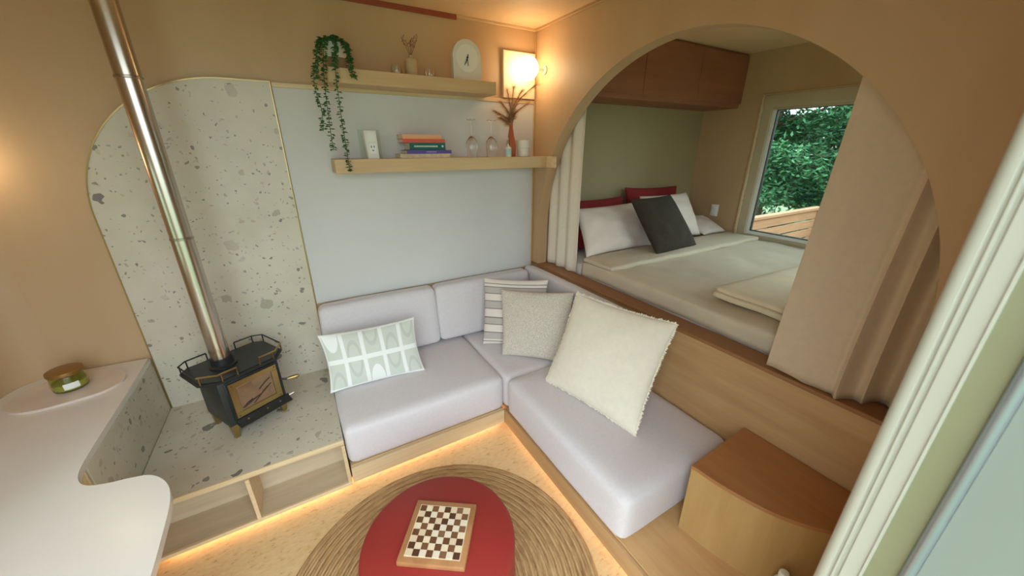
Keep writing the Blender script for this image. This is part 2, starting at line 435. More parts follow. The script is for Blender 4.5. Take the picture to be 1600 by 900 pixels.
# kitchen side wall with its window opening (out of view to the left)
wy0, wy1, wz0, wz1 = 1.15, 1.85, 1.05, 1.80
wl = MB()
for a in ((-0.05, wy0, 0, ZC), (wy1, YB, 0, ZC), (wy0, wy1, 0, wz0), (wy0, wy1, wz1, ZC)): wl.box(XL - 0.1, XL, a[0], a[1], a[2], a[3])
struct(wl.build('wall_left', 'ply_wall', smooth=False), 'plywood wall at the kitchen end')
def window(name, xa, xb, y0, y1, z0, z1, label, sash=0.05, inner=1):
    """a window in a wall of constant x; inner = side of the room (+1: room at larger x)"""
    r = thing(name, label, None, ((xa + xb) / 2, (y0 + y1) / 2, z0)); del r['category']; struct(r)
    ox, oy, oz = r.location
    def fr(w, d0, d1, mat, nm, off=0.0):
        m = MB(); Y0, Y1, Z0, Z1 = y0 + off - oy, y1 - off - oy, z0 + off - oz, z1 - off - oz
        for a in ((Y0, Y1, Z0, Z0 + w), (Y0, Y1, Z1 - w, Z1), (Y0, Y0 + w, Z0 + w, Z1 - w), (Y1 - w, Y1, Z0 + w, Z1 - w)):
            m.box(d0 - ox, d1 - ox, a[0], a[1], a[2], a[3], 0.003, 1)
        return m.build(nm, mat, r, smooth=False)
    return r, fr
w2, fr = window('window_2', XL - 0.1, XL, wy0, wy1, wz0, wz1, 'window in the kitchen end wall')
fr(0.05, XL - 0.09, XL - 0.03, 'frame_white', 'window_frame')
MB().box(-0.012, -0.006, -0.30, 0.30, 0.05, 0.70).build('pane', 'window_glass', w2, smooth=False)
# front wall around the open doorway the view is taken from
wf = MB()
dx0, dx1, dzt = -1.30, 0.78, 2.52
bwx0, bwx1, bwz0, bwz1 = 2.2, 3.5, 1.1, 2.2
wf.box(-1.5, dx0, -0.05, 0.11, 0, ZC).box(dx1 + 0.02, bwx0, -0.05, 0.11, 0, ZC).box(bwx1, XW + 0.1, -0.05, 0.11, 0, ZC).box(dx0, dx1 + 0.02, -0.05, 0.11, dzt, ZC)
wf.box(bwx0, bwx1, -0.05, 0.11, 0, bwz0).box(bwx0, bwx1, -0.05, 0.11, bwz1, ZC)
struct(wf.build('wall_front', 'ply_wall', smooth=False), 'plywood wall around the doorway')
w3 = thing('added_window_3', 'added second bedroom window to light the bed, unseen behind the right curtain', None, (2.85, 0.03, 1.1)); del w3['category']; struct(w3)  # unseen window, added to bring more daylight onto bed and pillows
m3 = MB()
for a in ((-0.65, 0.65, 0, 0.05), (-0.65, 0.65, 1.05, 1.1), (-0.65, -0.60, 0.05, 1.05), (0.60, 0.65, 0.05, 1.05)): m3.box(a[0], a[1], -0.03, 0.03, a[2], a[3], 0.003, 1)
m3.build('window_frame', 'frame_cream', w3, smooth=False)
MB().box(-0.6, 0.6, -0.003, 0.003, 0.05, 1.05).build('pane', 'window_glass', w3, smooth=False)
# bedroom outer wall with window
by0, by1, bz0, bz1 = 0.72, 2.065, 0.955, 2.285
wr = MB()
for a in ((0.11, by0, 0, ZC), (by1, YB, 0, ZC), (by0, by1, 0, bz0), (by0, by1, bz1, ZC)): wr.box(XW, XW + 0.1, *a)
struct(wr.build('wall_bedroom', 'ply_wall', smooth=False), 'plywood wall beside the bed with a window')
# arched wall
AC_Y, AC_Z, AR, AT = 1.395, 1.22, 1.15, 0.09
poly = [(YB, ZL), (YB, ZC), (0.11, ZC), (0.11, ZL), (AC_Y - AR, ZL)]
poly += [(AC_Y - AR * math.cos(R(a)), AC_Z + AR * math.sin(R(a))) for a in [180 * i / 72 for i in range(73)]] + [(AC_Y + AR, ZL)]
wa = MB().prism(poly, XR, XR + AT, 'x')
struct(wa.build('wall_right', 'ply_wall', angle=25), 'plywood wall with a wide round arch to the bed')
lp = MB().box(XR, XR + 0.126, 0.11, YB, 0, ZL - 0.0205)
struct(lp.build('wall_right_low', 'ply_y', smooth=False), 'low plywood wall between the bench and the bed')
struct(MB().box(XR - 0.004, XR + 0.126, 0.11, YB, ZL - 0.02, ZL, 0.002, 1).build('trim_1', 'ledge_wood', smooth=False), 'brown wooden ledge capping the low wall under the arch')
# ceiling and corner trims
struct(MB().box(-1.2, 1.115, YB - 0.014, YB, ZC - 0.028, ZC, 0.002, 1).build('trim_2', 'rust_trim', smooth=False), 'rust red strip along the ceiling')
struct(MB().box(1.115, XR, YB - 0.012, YB, ZC - 0.016, ZC, 0.002, 1).build('trim_3', 'ply_x', smooth=False), 'pale wooden strip along the ceiling above the shelf')
struct(MB().box(XR - 0.012, XR, 0.11, YB - 0.012, ZC - 0.016, ZC, 0.002, 1).build('trim_4', 'ply_y', smooth=False), 'pale wooden strip where the arched wall meets the ceiling')
struct(MB().box(XR - 0.014, XR, YB - 0.014, YB, 0.9, ZC - 0.016, 0.002, 1).build('trim_5', 'box_wood', smooth=False), 'wooden strip in the corner beside the globe lamp')

# bedroom window
w1, fr = window('window_1', XW, XW + 0.1, by0, by1, bz0, bz1, 'bedroom window with a rolled blind, looking onto trees and fence')
fr(0.022, XW - 0.012, XW + 0.02, 'ply_edge', 'wooden_casing', -0.012)
fr(0.075, XW + 0.0, XW + 0.085, 'frame_cream', 'window_frame', 0.012)
fr(0.032, XW + 0.02, XW + 0.07, 'frame_white', 'sash', 0.087)
fr(0.007, XW + 0.025, XW + 0.065, 'gasket', 'gasket', 0.119)
oy, oz = (by0 + by1) / 2, bz0
MB().box(-0.006, 0.0, by0 + 0.124 - oy, by1 - 0.124 - oy, 0.124, bz1 - bz0 - 0.124).build('pane', 'window_glass', w1, smooth=False)
bl = MB().box(-0.07, -0.005, by0 - 0.01 - oy, by1 - 0.012 - oy, bz1 - bz0 - 0.10, bz1 - bz0 + 0.005, 0.012, 3).build('blind_cassette', 'frame_cream', w1)
MB().box(-0.045, -0.03, by0 + 0.02 - oy, by1 - 0.04 - oy, bz1 - bz0 - 0.122, bz1 - bz0 - 0.095, 0.004, 2).build('blind_bar', 'frame_cream', bl)
MB().box(-0.075, 0.02, by0 - 0.02 - oy, by1 + 0.03 - oy, -0.035, -0.012, 0.003, 1).build('window_sill', 'ply_y', w1, smooth=False)

# door jamb beside the camera, and the door leaf swung outwards
dr = thing('door_1', 'cream painted door frame and pale green door close to the viewer', None, (0.75, 0.05, 0)); del dr['category']; struct(dr)
def jamb(nm, pts, mat, z1=2.519):
    return MB().prism([(x - 0.75, y - 0.05) for x, y in pts], 0.0, z1, 'z').build(nm, mat, dr, angle=50)
edge = [(0.80, 0.1105)] + [(0.762 - 0.012 * math.cos(R(a)), 0.0975 + 0.0125 * math.sin(R(a))) for a in range(90, -1, -15)]
edge += [(0.750, 0.094), (0.754, 0.092), (0.754, 0.090), (0.750, 0.088), (0.750, 0.0855), (0.755, 0.084), (0.755, 0.081), (0.751, 0.079)]
edge += [(0.751, 0.0585), (0.748, 0.0575), (0.748, 0.0555), (0.753, 0.0545), (0.80, 0.0545)]
jamb('jamb_casing', edge, 'jamb_cream')
jamb('jamb_rebate', [(0.80, 0.0545), (0.762, 0.0545), (0.762, 0.0215), (0.80, 0.0215)], 'jamb_cream_shaded')
jamb('weather_strip', [(0.80, 0.0215)] + [(0.762 - 0.010 * math.sin(R(a)), 0.0135 + 0.008 * math.cos(R(a))) for a in range(0, 181, 20)] + [(0.80, 0.0055)], 'aluminium')
lf = jamb('door_leaf', [(0.768, 0.005), (0.768, -0.88), (0.812, -0.88), (0.812, 0.005)], 'door_leaf', 2.49)
MB().lathe([(0.008, 0), (0.008, 0.05), (0.012, 0.06), (0.012, 0.12), (0.0, 0.125)], (0.768 - 0.75 - 0.0, -0.80 - 0.05, 1.0), 12, 'x', Matrix.Rotation(R(180), 4, 'Z')).build('door_handle', 'aluminium', lf)
MB().box(-2.05, 0.05, -0.10, 0.06, -0.02, 0.012).build('threshold', 'aluminium', dr, smooth=False)

# ------------------------------------------------------------------ outside: ground, fence, trees
struct(MB().box(-40, 60, -40, 60, -0.75, -0.6).build('ground', 'ground_grass', smooth=False), 'grass outside')
struct(MB().box(XW + 0.1, 7.3, -2.6, 2.75, -0.15, -0.05).build('deck', 'deck_wood', smooth=False), 'timber deck outside the bedroom window')
def fence(name, p0, p1, label):
    p0, p1 = Vector(p0), Vector(p1); d = p1 - p0; L = d.length
    r = thing(name, label, 'fence', p0, math.degrees(math.atan2(d.y, d.x)), 'deck fences')
    zt = p0.z * 0 + 1.0
    me = MB().box(0, L, -0.011, 0.011, 0, 0.115, 0.003, 1).mesh('slat', False)
    n = 7
    for i in range(n):
        o = obj('slat', me, 'fence_wood', r); o.location = (0, -0.006, zt - 0.17 - 0.137 * i - p0.z)
    MB().box(-0.05, L + 0.05, -0.05, 0.05, zt - 0.04 - p0.z, zt - p0.z, 0.004, 1).build('top_rail', 'fence_wood', r, smooth=False)
    pm = MB().box(-0.045, 0.045, 0.006, 0.096, -0.02, zt - 0.045 - p0.z, 0.004, 1).mesh('post', False)
    k = max(2, int(L / 1.4) + 1)
    for i in range(k):
        o = obj('post', pm, 'fence_wood', r); o.location = (L * i / (k - 1), -0.06 if i == k - 1 else 0.0, 0)
    return r
fence('deck_fence', (4.1, 2.56, -0.05), (6.93, 2.56, -0.05), 'pale timber slat fence running away from the bedroom window')
fence('deck_fence', (6.98, 2.50, -0.05), (6.98, -2.5, -0.05), 'pale timber slat fence across the far end of the deck')
def tree(name, label, x, y, h, rad, nleaf, mat, seed, base=-0.6, low=0.15, size=0.16):
    rnd = random.Random(seed)
    r = thing(name, label, 'tree', (x, y, base), 0, 'trees outside the bedroom window')
    pts = [Vector((rnd.uniform(-.08, .08) * k, rnd.uniform(-.08, .08) * k, h * k / 6)) for k in range(7)]
    MB().tube(pts, [0.13 - 0.018 * k for k in range(7)], 8).build('trunk', 'bark', r)
    limbs = MB(); tips = []
    for k in range(46):
        f = low + (1 - low) * (k / 46) ** 0.9; z = h * f
        reach = rad * (1.05 - f) ** 0.6 * rnd.uniform(0.75, 1.1); a = rnd.uniform(0, 2 * math.pi)
        st = Vector((0, 0, z)); end = Vector((math.cos(a) * reach, math.sin(a) * reach, z + rnd.uniform(-0.25, 0.35)))
        mid = (st + end) / 2 + Vector((0, 0, rnd.uniform(0, .2)))
        limbs.tube([st, mid, end], [0.03, 0.018, 0.006], 5); tips.append((st, mid, end))
    limbs.build('branches', 'bark', r)
    V, F = [], []
    for i in range(nleaf):
        st, mid, end = tips[rnd.randrange(len(tips))]
        t = rnd.random() ** 0.6
        p = st * (1 - t) ** 2 + mid * 2 * t * (1 - t) + end * t * t
        p = p + Vector((rnd.gauss(0, .16), rnd.gauss(0, .16), rnd.gauss(0, .10) - 0.05))
        d = Vector((rnd.gauss(0, 1), rnd.gauss(0, 1), rnd.gauss(-0.2, .5))).normalized(); s = rnd.uniform(.6, 1.2) * size
        w = d.cross(Vector((rnd.gauss(0, .6), rnd.gauss(0, .6), 1))).normalized() * s * 0.22
        u = d.cross(w).normalized() * s * 0.08
        b = len(V); V += [p, p + d * s * .45 + w + u, p + d * s, p + d * s * .45 - w + u]; F.append((b, b + 1, b + 2, b + 3))
    me = bpy.data.meshes.new('foliage'); me.from_pydata([tuple(v) for v in V], [], F); me.update()
    stuff(obj('foliage', me, mat, r))
tree('leafy_tree', 'tall bright green tree filling the left of the bedroom window', 8.6, 4.3, 5.2, 2.2, 44000, 'leaf_a', 1, size=0.12)
tree('leafy_tree', 'dark green tree whose bare trunk shows against pale sky gaps', 10.9, 3.1, 5.6, 1.8, 22000, 'leaf_b', 2, low=0.25, size=0.13)
tree('leafy_tree', 'bushy yellow green young tree just behind the fence', 8.5, 2.3, 2.5, 1.3, 18000, 'leaf_c', 3, low=0.1, size=0.10)
tree('leafy_tree', 'deep green tree at the back left outside the window', 12.2, 6.6, 6.0, 2.6, 42000, 'leaf_b', 4, size=0.15)
tree('leafy_tree', 'broad green tree outside, mostly hidden behind the right curtain', 10.6, 0.2, 4.4, 2.2, 30000, 'leaf_a', 5, size=0.13)
tree('leafy_tree', 'far pale green tree hidden low behind the other trees', 15.5, 4.6, 4.6, 2.8, 30000, 'leaf_c', 6, size=0.18)

# ------------------------------------------------------------------ back wall: terrazzo surround, pale panel
sl, st_, sr = -0.88, 2.185, -0.006
cx_, cz_, rr = sl + 0.66, st_ - 0.66, 0.66
outline = [(sr, ZH), (sr, st_)] + arc(cx_, cz_, rr, 90, 180, 24) + [(sl, ZH)]
sur = thing('hearth_surround', 'speckled terrazzo wall slab with one rounded corner behind the stove', 'wall slab', (sl, YB, ZH))
MB().prism([(x - sl, z - ZH) for x, z in outline], -0.018, -0.0005, 'y').build('slab', 'terrazzo', sur, angle=25)
path = [((x - sl, -0.018, z - ZH), (a, 0, b), (0, -1, 0)) for (x, z), (a, b) in
        [((sr, ZH), (1, 0)), ((sr, st_), (0.7, 0.7))] + [((cx_ + rr * math.cos(R(t)), cz_ + rr * math.sin(R(t))), (math.cos(R(t)), math.sin(R(t)))) for t in range(90, 181, 4)] + [((sl, ZH), (-1, 0))]]
MB().sweep(path, [(-0.003, -0.0005), (0.003, -0.0005), (0.003, 0.003), (-0.003, 0.003)]).build('edge_trim', 'brass', sur)
pan = thing('wall_panel', 'large plain pale grey panel behind the shelves and sofa', 'wall panel', (0.0, YB, 0.86))
MB().box(0.0, 1.72, -0.010, -0.0005, 0.0, 1.30, 0.001, 1).build('panel', 'wall_panel', pan, smooth=False)
MB().box(0.0, 1.72, -0.016, -0.0005, 1.300, 1.325, 0.002, 1).build('top_strip', 'ply_edge', pan, smooth=False)
MB().box(1.7205, 1.7245, -0.014, -0.0005, 0.0, 1.325).build('side_strip', 'ply_edge', pan, smooth=False)

# ------------------------------------------------------------------ hearth bench: terrazzo top over open cubbies
hb = thing('hearth_bench', 'low birch cubby unit topped with terrazzo under the black stove', 'bench', (-0.45, YF, 0))
bx0, bx1 = -0.886 + 0.45, -0.008 + 0.45
yD = YB - YF - 0.002
MB().box(bx0, bx1, 0.012, yD, ZH - 0.02, ZH, 0.001, 1).build('terrazzo_top', 'terrazzo', hb, smooth=False)
MB().box(bx0, bx1, 0.0, 0.012, ZH - 0.027, ZH + 0.001, 0.002, 1).build('top_edge', 'ply_edge', hb, smooth=False)
MB().box(bx0, bx1, 0.012, 0.20, ZH - 0.038, ZH - 0.0205).build('cubby_top', 'ply_cubby', hb, smooth=False)
MB().box(bx0, bx1, 0.0185, 0.20, 0.046, 0.056).build('cubby_floor', 'ply_cubby', hb, smooth=False)
MB().box(bx0, bx1, 0.0, 0.018, 0.035, 0.057, 0.002, 1).build('bottom_rail', 'ply_edge', hb, smooth=False)
MB().box(bx0, bx1, 0.2005, 0.215, 0.0, ZH - 0.0205).build('cubby_back', 'ply_cubby', hb, smooth=False)
for x in (bx0, -0.452 + 0.45 - 0.012, bx1 - 0.018):
    MB().box(x, x + 0.018, 0.001, 0.20, 0.0572, ZH - 0.039, 0.001, 1).build('divider', 'ply_edge', hb, smooth=False)
MB().box(bx0, bx1, 0.096, 0.11, 0.0, 0.0455).build('toe_board', 'ply_x', hb, smooth=False)
# terrazzo cheek between bench and counter, reeded wood below the counter
sp_ = thing('side_slab', 'upright terrazzo slab between the stove bench and the counter', 'stone slab', (-0.888, 2.2, 0))
MB().box(-0.012, 0.0015, 1.76 - 2.2, YB - 2.2 - 0.019, ZH + 0.0005, 0.688, 0.001, 1).build('slab', 'terrazzo', sp_, smooth=False)

# ------------------------------------------------------------------ counter with wavy outline
CZ = 0.72
edgepts = smoothcurve([(-0.888, 2.05, 0), (-0.888, 1.86, 0), (-0.884, 1.73, 0), (-0.868, 1.655, 0), (-0.832, 1.605, 0), (-0.77, 1.580, 0), (-0.70, 1.568, 0), (-0.64, 1.545, 0), (-0.585, 1.475, 0), (-0.557, 1.38, 0), (-0.548, 1.24, 0), (-0.545, 1.05, 0), (-0.56, 0.80, 0), (-0.62, 0.60, 0), (-0.75, 0.46, 0), (-0.95, 0.42, 0)], 6)
cpoly = [(XL + 0.001, YB - 0.161)] + [(XL + cr + (cr + 0.0) * math.cos(R(a)) + 0.001, YB - cr + cr * math.sin(R(a)) - 0.001) for a in range(170, 99, -10)] + [(XL + cr, YB - 0.001), (-0.888, YB - 0.019)] + [(p.x, p.y) for p in edgepts] + [(XL + 0.001, 0.42)]
ct = thing('counter', 'white wavy edged counter running from the back wall into a rounded peninsula', 'counter', (-1.1, 1.6, 0))
cm = MB().prism([(x + 1.1, y - 1.6) for x, y in cpoly], CZ - 0.03, CZ, 'z')
eds = [e for e in cm.bm.edges if abs(e.verts[0].co.z - CZ) < 1e-5 and abs(e.verts[1].co.z - CZ) < 1e-5 and len(e.link_faces) == 2 and max(e.verts[0].co.x, e.verts[1].co.x) > 0.2]
bmesh.ops.bevel(cm.bm, geom=eds, offset=0.006, segments=2, affect='EDGES')
cm.build('worktop', 'white_top', ct, angle=30)
rd = MB()
fl = []
for i in range(60):
    y = 1.755 - 0.018 * i
    for k in range(5): fl.append((-0.897 + 0.009 * math.sin(math.pi * k / 5) + 1.1, y - 0.018 * k / 5 - 1.6))
    if y < 0.62: break
rd.prism([(-1.3 + 1.1, 1.7545 - 1.6)] + fl + [(-1.3 + 1.1, fl[-1][1])], 0.0, CZ - 0.0305, 'z').build('reeded_base', 'ply_edge', ct, angle=60)
MB().box(-1.39 + 1.1, -0.905 + 1.1, 1.76 - 1.6, 2.64 - 1.6, 0, CZ - 0.0305).build('cabinet_body', 'ply_y', ct, smooth=False)
# oval stone tray and jar candle on it
tp = smoothcurve([(-1.33, 2.36, 0), (-1.27, 2.285, 0), (-1.185, 2.262, 0), (-1.08, 2.275, 0), (-0.985, 2.305, 0), (-0.935, 2.38, 0), (-0.95, 2.47, 0), (-1.02, 2.55, 0), (-1.14, 2.575, 0), (-1.26, 2.54, 0), (-1.325, 2.46, 0)], 6, True)
ty = MB().prism([(p.x + 1.13, p.y - 2.42) for p in tp], 0, 0.012, 'z'); tyo = ty.build('stone_tray', 'marble_tray', angle=30); tyo.location = (-1.13, 2.42, CZ)
tag(tyo, 'thin pinkish oval stone tray under the green jar candle', 'tray')
jc = thing('jar_candle', 'squat green glass jar candle with bronze lid on the counter', 'candle', (-1.13, 2.425, CZ + 0.012))
MB().lathe([(0.0, 0.0), (0.052, 0.0), (0.060, 0.006), (0.064, 0.03), (0.063, 0.060), (0.059, 0.080), (0.056, 0.079), (0.060, 0.058), (0.061, 0.03), (0.057, 0.010), (0.0, 0.009)], seg=40).build('glass_jar', 'green_glass', jc)
MB().lathe([(0.0, 0.0095), (0.0560, 0.0105), (0.0605, 0.03), (0.0602, 0.042), (0.0, 0.041)], seg=40).build('wax', 'wax', jc)
MB().lathe([(0.0, 0.0805), (0.058, 0.0805), (0.064, 0.085), (0.0655, 0.094), (0.064, 0.103), (0.057, 0.106), (0.0, 0.106)], seg=40).build('lid', 'lid_bronze', jc)
lb = MB(); aa = math.atan2(-2.425, 1.13)
ringp = [(a, h) for h in (0.020, 0.050) for a in [aa - 0.42 + 0.84 * i / 8 for i in range(9)]]
vs = [lb.bm.verts.new((0.0652 * math.cos(a), 0.0652 * math.sin(a), h)) for a, h in ringp]
for i in range(8): lb.bm.faces.new((vs[i], vs[i + 1], vs[10 + i], vs[9 + i]))
lb.build('paper_label', 'label_white', jc)

# ------------------------------------------------------------------ stove
sv = thing('wood_stove', 'small black wood stove with brass door frame and rails', 'stove', (-0.45, 2.29, ZH), 29.5)
sv_body = MB().box(-0.15, 0.15, -0.13, 0.13, 0.088, 0.365, 0.004, 2)
sv_body.build('firebox', 'stove_black', sv)
plate = [(-0.145, -0.150), (0.145, -0.150), (0.205, -0.085), (0.205, 0.115), (0.165, 0.155), (-0.165, 0.155), (-0.212, 0.115), (-0.212, -0.085)]
tp_ = MB().prism(plate, 0.3655, 0.377, 'z').build('top_plate', 'stove_iron', sv, angle=20)
MB().prism([(x * 0.94, y * 0.94) for x, y in plate], 0.3771, 0.380, 'z').build('cook_surface', 'stove_black', tp_, angle=20)
def rail(sgn):
    x = lambda a: a * sgn
    rp = [(x(-0.055), -0.150, 0.405), (x(-0.140), -0.153, 0.420), (x(-0.206), -0.090, 0.420)]
    rl = MB().tube([(x(-0.055), -0.150, 0.378), (x(-0.055), -0.152, 0.42)] + rp[1:], 0.005, 8).build('rail', 'brass', sv)
    for p in ((-0.125, -0.150), (-0.200, -0.096)): MB().tube([(x(p[0]), p[1], 0.377), (x(p[0]), p[1], 0.419)], 0.004, 6).build('rail_post', 'brass_dark', rl)
    s2 = MB().tube([(x(-0.206), -0.090, 0.420), (x(-0.208), 0.112, 0.420), (x(-0.165), 0.148, 0.420), (x(-0.07), 0.150, 0.420)], 0.004, 6).build('rail', 'stove_iron', sv)
    for p in ((-0.205, 0.108), (-0.163, 0.146), (-0.07, 0.150)): MB().tube([(x(p[0]), p[1], 0.377), (x(p[0]), p[1], 0.42)], 0.0035, 6).build('rail_post', 'stove_iron', s2)
rail(1); rail(-1)
MB().lathe([(0.064, 0.380), (0.064, 0.386), (0.052, 0.392), (0.051, 0.43), (0.046, 0.43), (0.046, 0.380)], (-0.048, 0.022, 0), 28).build('flue_collar', 'stove_iron', sv)
dz0, dz1, dxa, dxb = 0.128, 0.338, -0.112, 0.128
door = MB().box(dxa - 0.012, dxb + 0.012, -0.138, -0.1305, dz0 - 0.012, dz1 + 0.012, 0.003, 1).build('door', 'stove_iron', sv)
f = MB()
for a in ((dxa, dxb, dz0, dz0 + 0.032), (dxa, dxb, dz1 - 0.032, dz1), (dxa, dxa + 0.032, dz0 + 0.032, dz1 - 0.032), (dxb - 0.032, dxb, dz0 + 0.032, dz1 - 0.032)): f.box(a[0], a[1], -0.146, -0.1385, a[2], a[3], 0.0015, 1)
f.build('door_frame', 'brass', door, smooth=False)
MB().box(dxa + 0.032, dxb - 0.032, -0.1405, -0.1385, dz0 + 0.032, dz1 - 0.032).build('fire_brick_lining', 'firebrick', door, smooth=False)
for i, (p, q) in enumerate((((-0.07, 0.170), (0.03, 0.205)), ((-0.02, 0.168), (0.085, 0.240)), ((0.02, 0.235), (0.085, 0.275)), ((-0.075, 0.172), (-0.02, 0.20)))):
    MB().tube([(p[0], -0.1425, p[1]), ((p[0] + q[0]) / 2, -0.1430, (p[1] + q[1]) / 2 + 0.004), (q[0], -0.1425, q[1])], [0.003, 0.0042, 0.003], 7).build('log', 'log', door)
MB().box(dxa + 0.032, dxb - 0.032, -0.1478, -0.1466, dz0 + 0.032, dz1 - 0.032).build('door_glass', 'smoke_glass', door, smooth=False)
bm_ = MB()
for x in (dxa + 0.012, dxb - 0.012):
    for z in (dz0 + 0.012, dz1 - 0.012): MB().lathe([(0.0045, 0), (0.0045, 0.003), (0, 0.0045)], (x, -0.146, z), 8, 'y', Matrix.Rotation(R(180), 4, 'X')).build('bolt', 'brass_dark', door)
bm_.bm.free()
MB().prism([(-0.1305, 0.086), (-0.170, 0.080), (-0.173, 0.087), (-0.148, 0.104), (-0.138, 0.115), (-0.1305, 0.115)], -0.118, 0.158, 'x').build('ash_lip', 'stove_iron', sv, angle=20)
for x in (-0.07, 0.03, 0.10): MB().lathe([(0.005, 0), (0.005, 0.004), (0, 0.006)], (x, -0.152, 0.104), 8, 'y', Matrix.Rotation(R(180), 4, 'X')).build('bolt', 'brass', sv)
MB().tube([(0.135, -0.146, 0.232), (0.150, -0.160, 0.230), (0.158, -0.166, 0.228)], 0.006, 8).build('latch', 'stove_iron', sv)
MB().lathe([(0.0, 0), (0.006, 0.002), (0.010, 0.02), (0.012, 0.045), (0.009, 0.062), (0.0, 0.066)], (0.158, -0.166, 0.228), 14, 'x', Matrix.Rotation(R(-24), 4, 'Z')).build('door_handle', 'brass', sv)
MB().tube([(0.160, -0.140, 0.105), (0.185, -0.150, 0.112)], 0.004, 8).build('air_knob', 'steel', sv)
MB().tube([(0.075, -0.15, 0.062), (0.085, -0.190, 0.050), (0.115, -0.200, 0.048)], 0.0032, 8).build('air_lever', 'steel', sv)
for sx in (-1, 1):
    for sy in (-1, 1):
        MB().lathe([(0.013, 0.0), (0.016, 0.004), (0.021, 0.045), (0.027, 0.0878)], (sx * 0.128, sy * 0.108, 0), 4, 'z', Matrix.Rotation(R(45), 4, 'Z')).build('leg', 'brass', sv, angle=20)
fp = thing('flue_pipe', 'tall polished steel flue pipe rising from the stove', 'pipe', (-0.503, 2.285, ZH + 0.386))
zs_ = [0, 0.70, 1.375, ZC - ZH - 0.386]
for i in range(3):
    MB().lathe([(0.0445 - 0.0005 * i, zs_[i] + 0.001), (0.0445 - 0.0005 * i, zs_[i + 1] - 0.0005)], seg=40).build('pipe_section', 'steel', fp)
    if i: MB().lathe([(0.0440, zs_[i] - 0.008), (0.0462, zs_[i] - 0.006), (0.0462, zs_[i] + 0.002), (0.0440, zs_[i] + 0.004)], seg=40).build('joint_ring', 'steel_joint', fp)

# ------------------------------------------------------------------ benches, LED strips
def plinth(name, label, boxes, loc):
    r = thing(name, label, 'bench', loc)
    for nm, b, mt in boxes: MB().box(b[0] - loc[0], b[1] - loc[0], b[2] - loc[1], b[3] - loc[1], b[4] - loc[2], b[5] - loc[2], 0.0015, 1).build(nm, mt, r, smooth=False)
    return r
plinth('bench_base', 'low pale wooden base under the left sofa seat', [
    ('fascia', (0.0, XF - 0.001, YF, YF + 0.018, 0.045, ZP - 0.006), 'ply_edge'), ('deck', (0.0, XF, YF + 0.019, YB - 0.011, ZP - 0.018, ZP), 'ply_x'),
    ('toe_board', (0.0, XF + 0.09, YF + 0.096, YF + 0.11, 0, ZP - 0.018), 'ply_x')], (0.5, YF, 0))
plinth('bench_base', 'long low wooden base under the right sofa seat and step', [
    ('fascia', (XF, XF + 0.018, 0.112, YF + 0.017, 0.045, ZP - 0.006), 'ply_y'), ('deck', (XF + 0.0205, XR - 0.001, 0.112, YB - 0.011, ZP - 0.018, ZP), 'deck_wood'),
    ('toe_board', (XF + 0.096, XF + 0.11, 0.112, YF + 0.095, 0, ZP - 0.018), 'ply_y')], (XF, 1.0, 0))
def led(name, label, b):
    o = MB().box(*b).build(name, 'led_glow', smooth=False); tag(o, label, 'light strip', 'hidden floor light strips')
led('led_strip', 'warm light strip under the right bench front', (XF + 0.088, XF + 0.094, 0.2, YF - 0.02, 0.010, 0.042))
led('led_strip', 'warm light strip under the left sofa base front', (0.02, XF - 0.02, YF + 0.088, YF + 0.094, 0.010, 0.042))
led('led_strip', 'warm light strip under the cubby unit front', (-0.85, -0.02, YF + 0.088, YF + 0.094, 0.010, 0.040))

# ------------------------------------------------------------------ sofa cushions
def cushion(label, b, group, name='seat_cushion', mat='fabric_grey', tilt=None, taper=0, **kw):
    cx, cy, cz = (b[0] + b[1]) / 2, (b[2] + b[3]) / 2, b[4]
    r = thing(name, label, 'cushion', (cx, cy, cz), 0, group)
    m = MB().cushion(b[0] - cx, b[1] - cx, b[2] - cy, b[3] - cy, 0, b[5] - cz, seed=len(label), **kw)
    if tilt:
        mx = Matrix.Rotation(R(tilt[1]), 4, tilt[0])
        for v in m.bm.verts: v.co = mx @ v.co
    if taper:
        for v in m.bm.verts:
            if v.co.y < 0: v.co.y += taper * v.co.z / (b[5] - b[4])
    o = m.build('cover', mat, r, angle=80)
    hx, hy, hz = (b[1] - b[0]) / 2, (b[3] - b[2]) / 2, (b[5] - b[4])
    return r
G1, G2 = 'seat cushions of the corner sofa', 'back cushions of the corner sofa'
cushion('long grey lilac seat cushion nearest the stove', (0.0, 0.990, YF - 0.006, 2.60, ZP + 0.014, ZS), G1)
cushion('square grey lilac corner seat cushion under the striped pillow', (0.996, 1.60, YF - 0.028, 2.60, ZP + 0.014, ZS), G1)
cushion('long grey lilac seat cushion beside the low wooden wall', (XF - 0.006, XR - 0.004, 0.725, YF - 0.036, ZP + 0.014, ZS + 0.012), G1, r=0.045)
cushion('grey lilac back cushion nearest the stove', (0.002, 0.782, 2.425, 2.615, ZS + 0.026, 0.868), G2, 'back_cushion', taper=0.07, r=0.035)
cushion('grey lilac back cushion in the middle of the back wall', (0.788, 1.622, 2.425, 2.615, ZS + 0.026, 0.868), G2, 'back_cushion', taper=0.07, r=0.035)
cushion('grey lilac back cushion against the low wall under the arch', (1.632, XR - 0.022, 1.42, 2.61, ZS + 0.028, 0.885), G2, 'back_cushion', r=0.03)

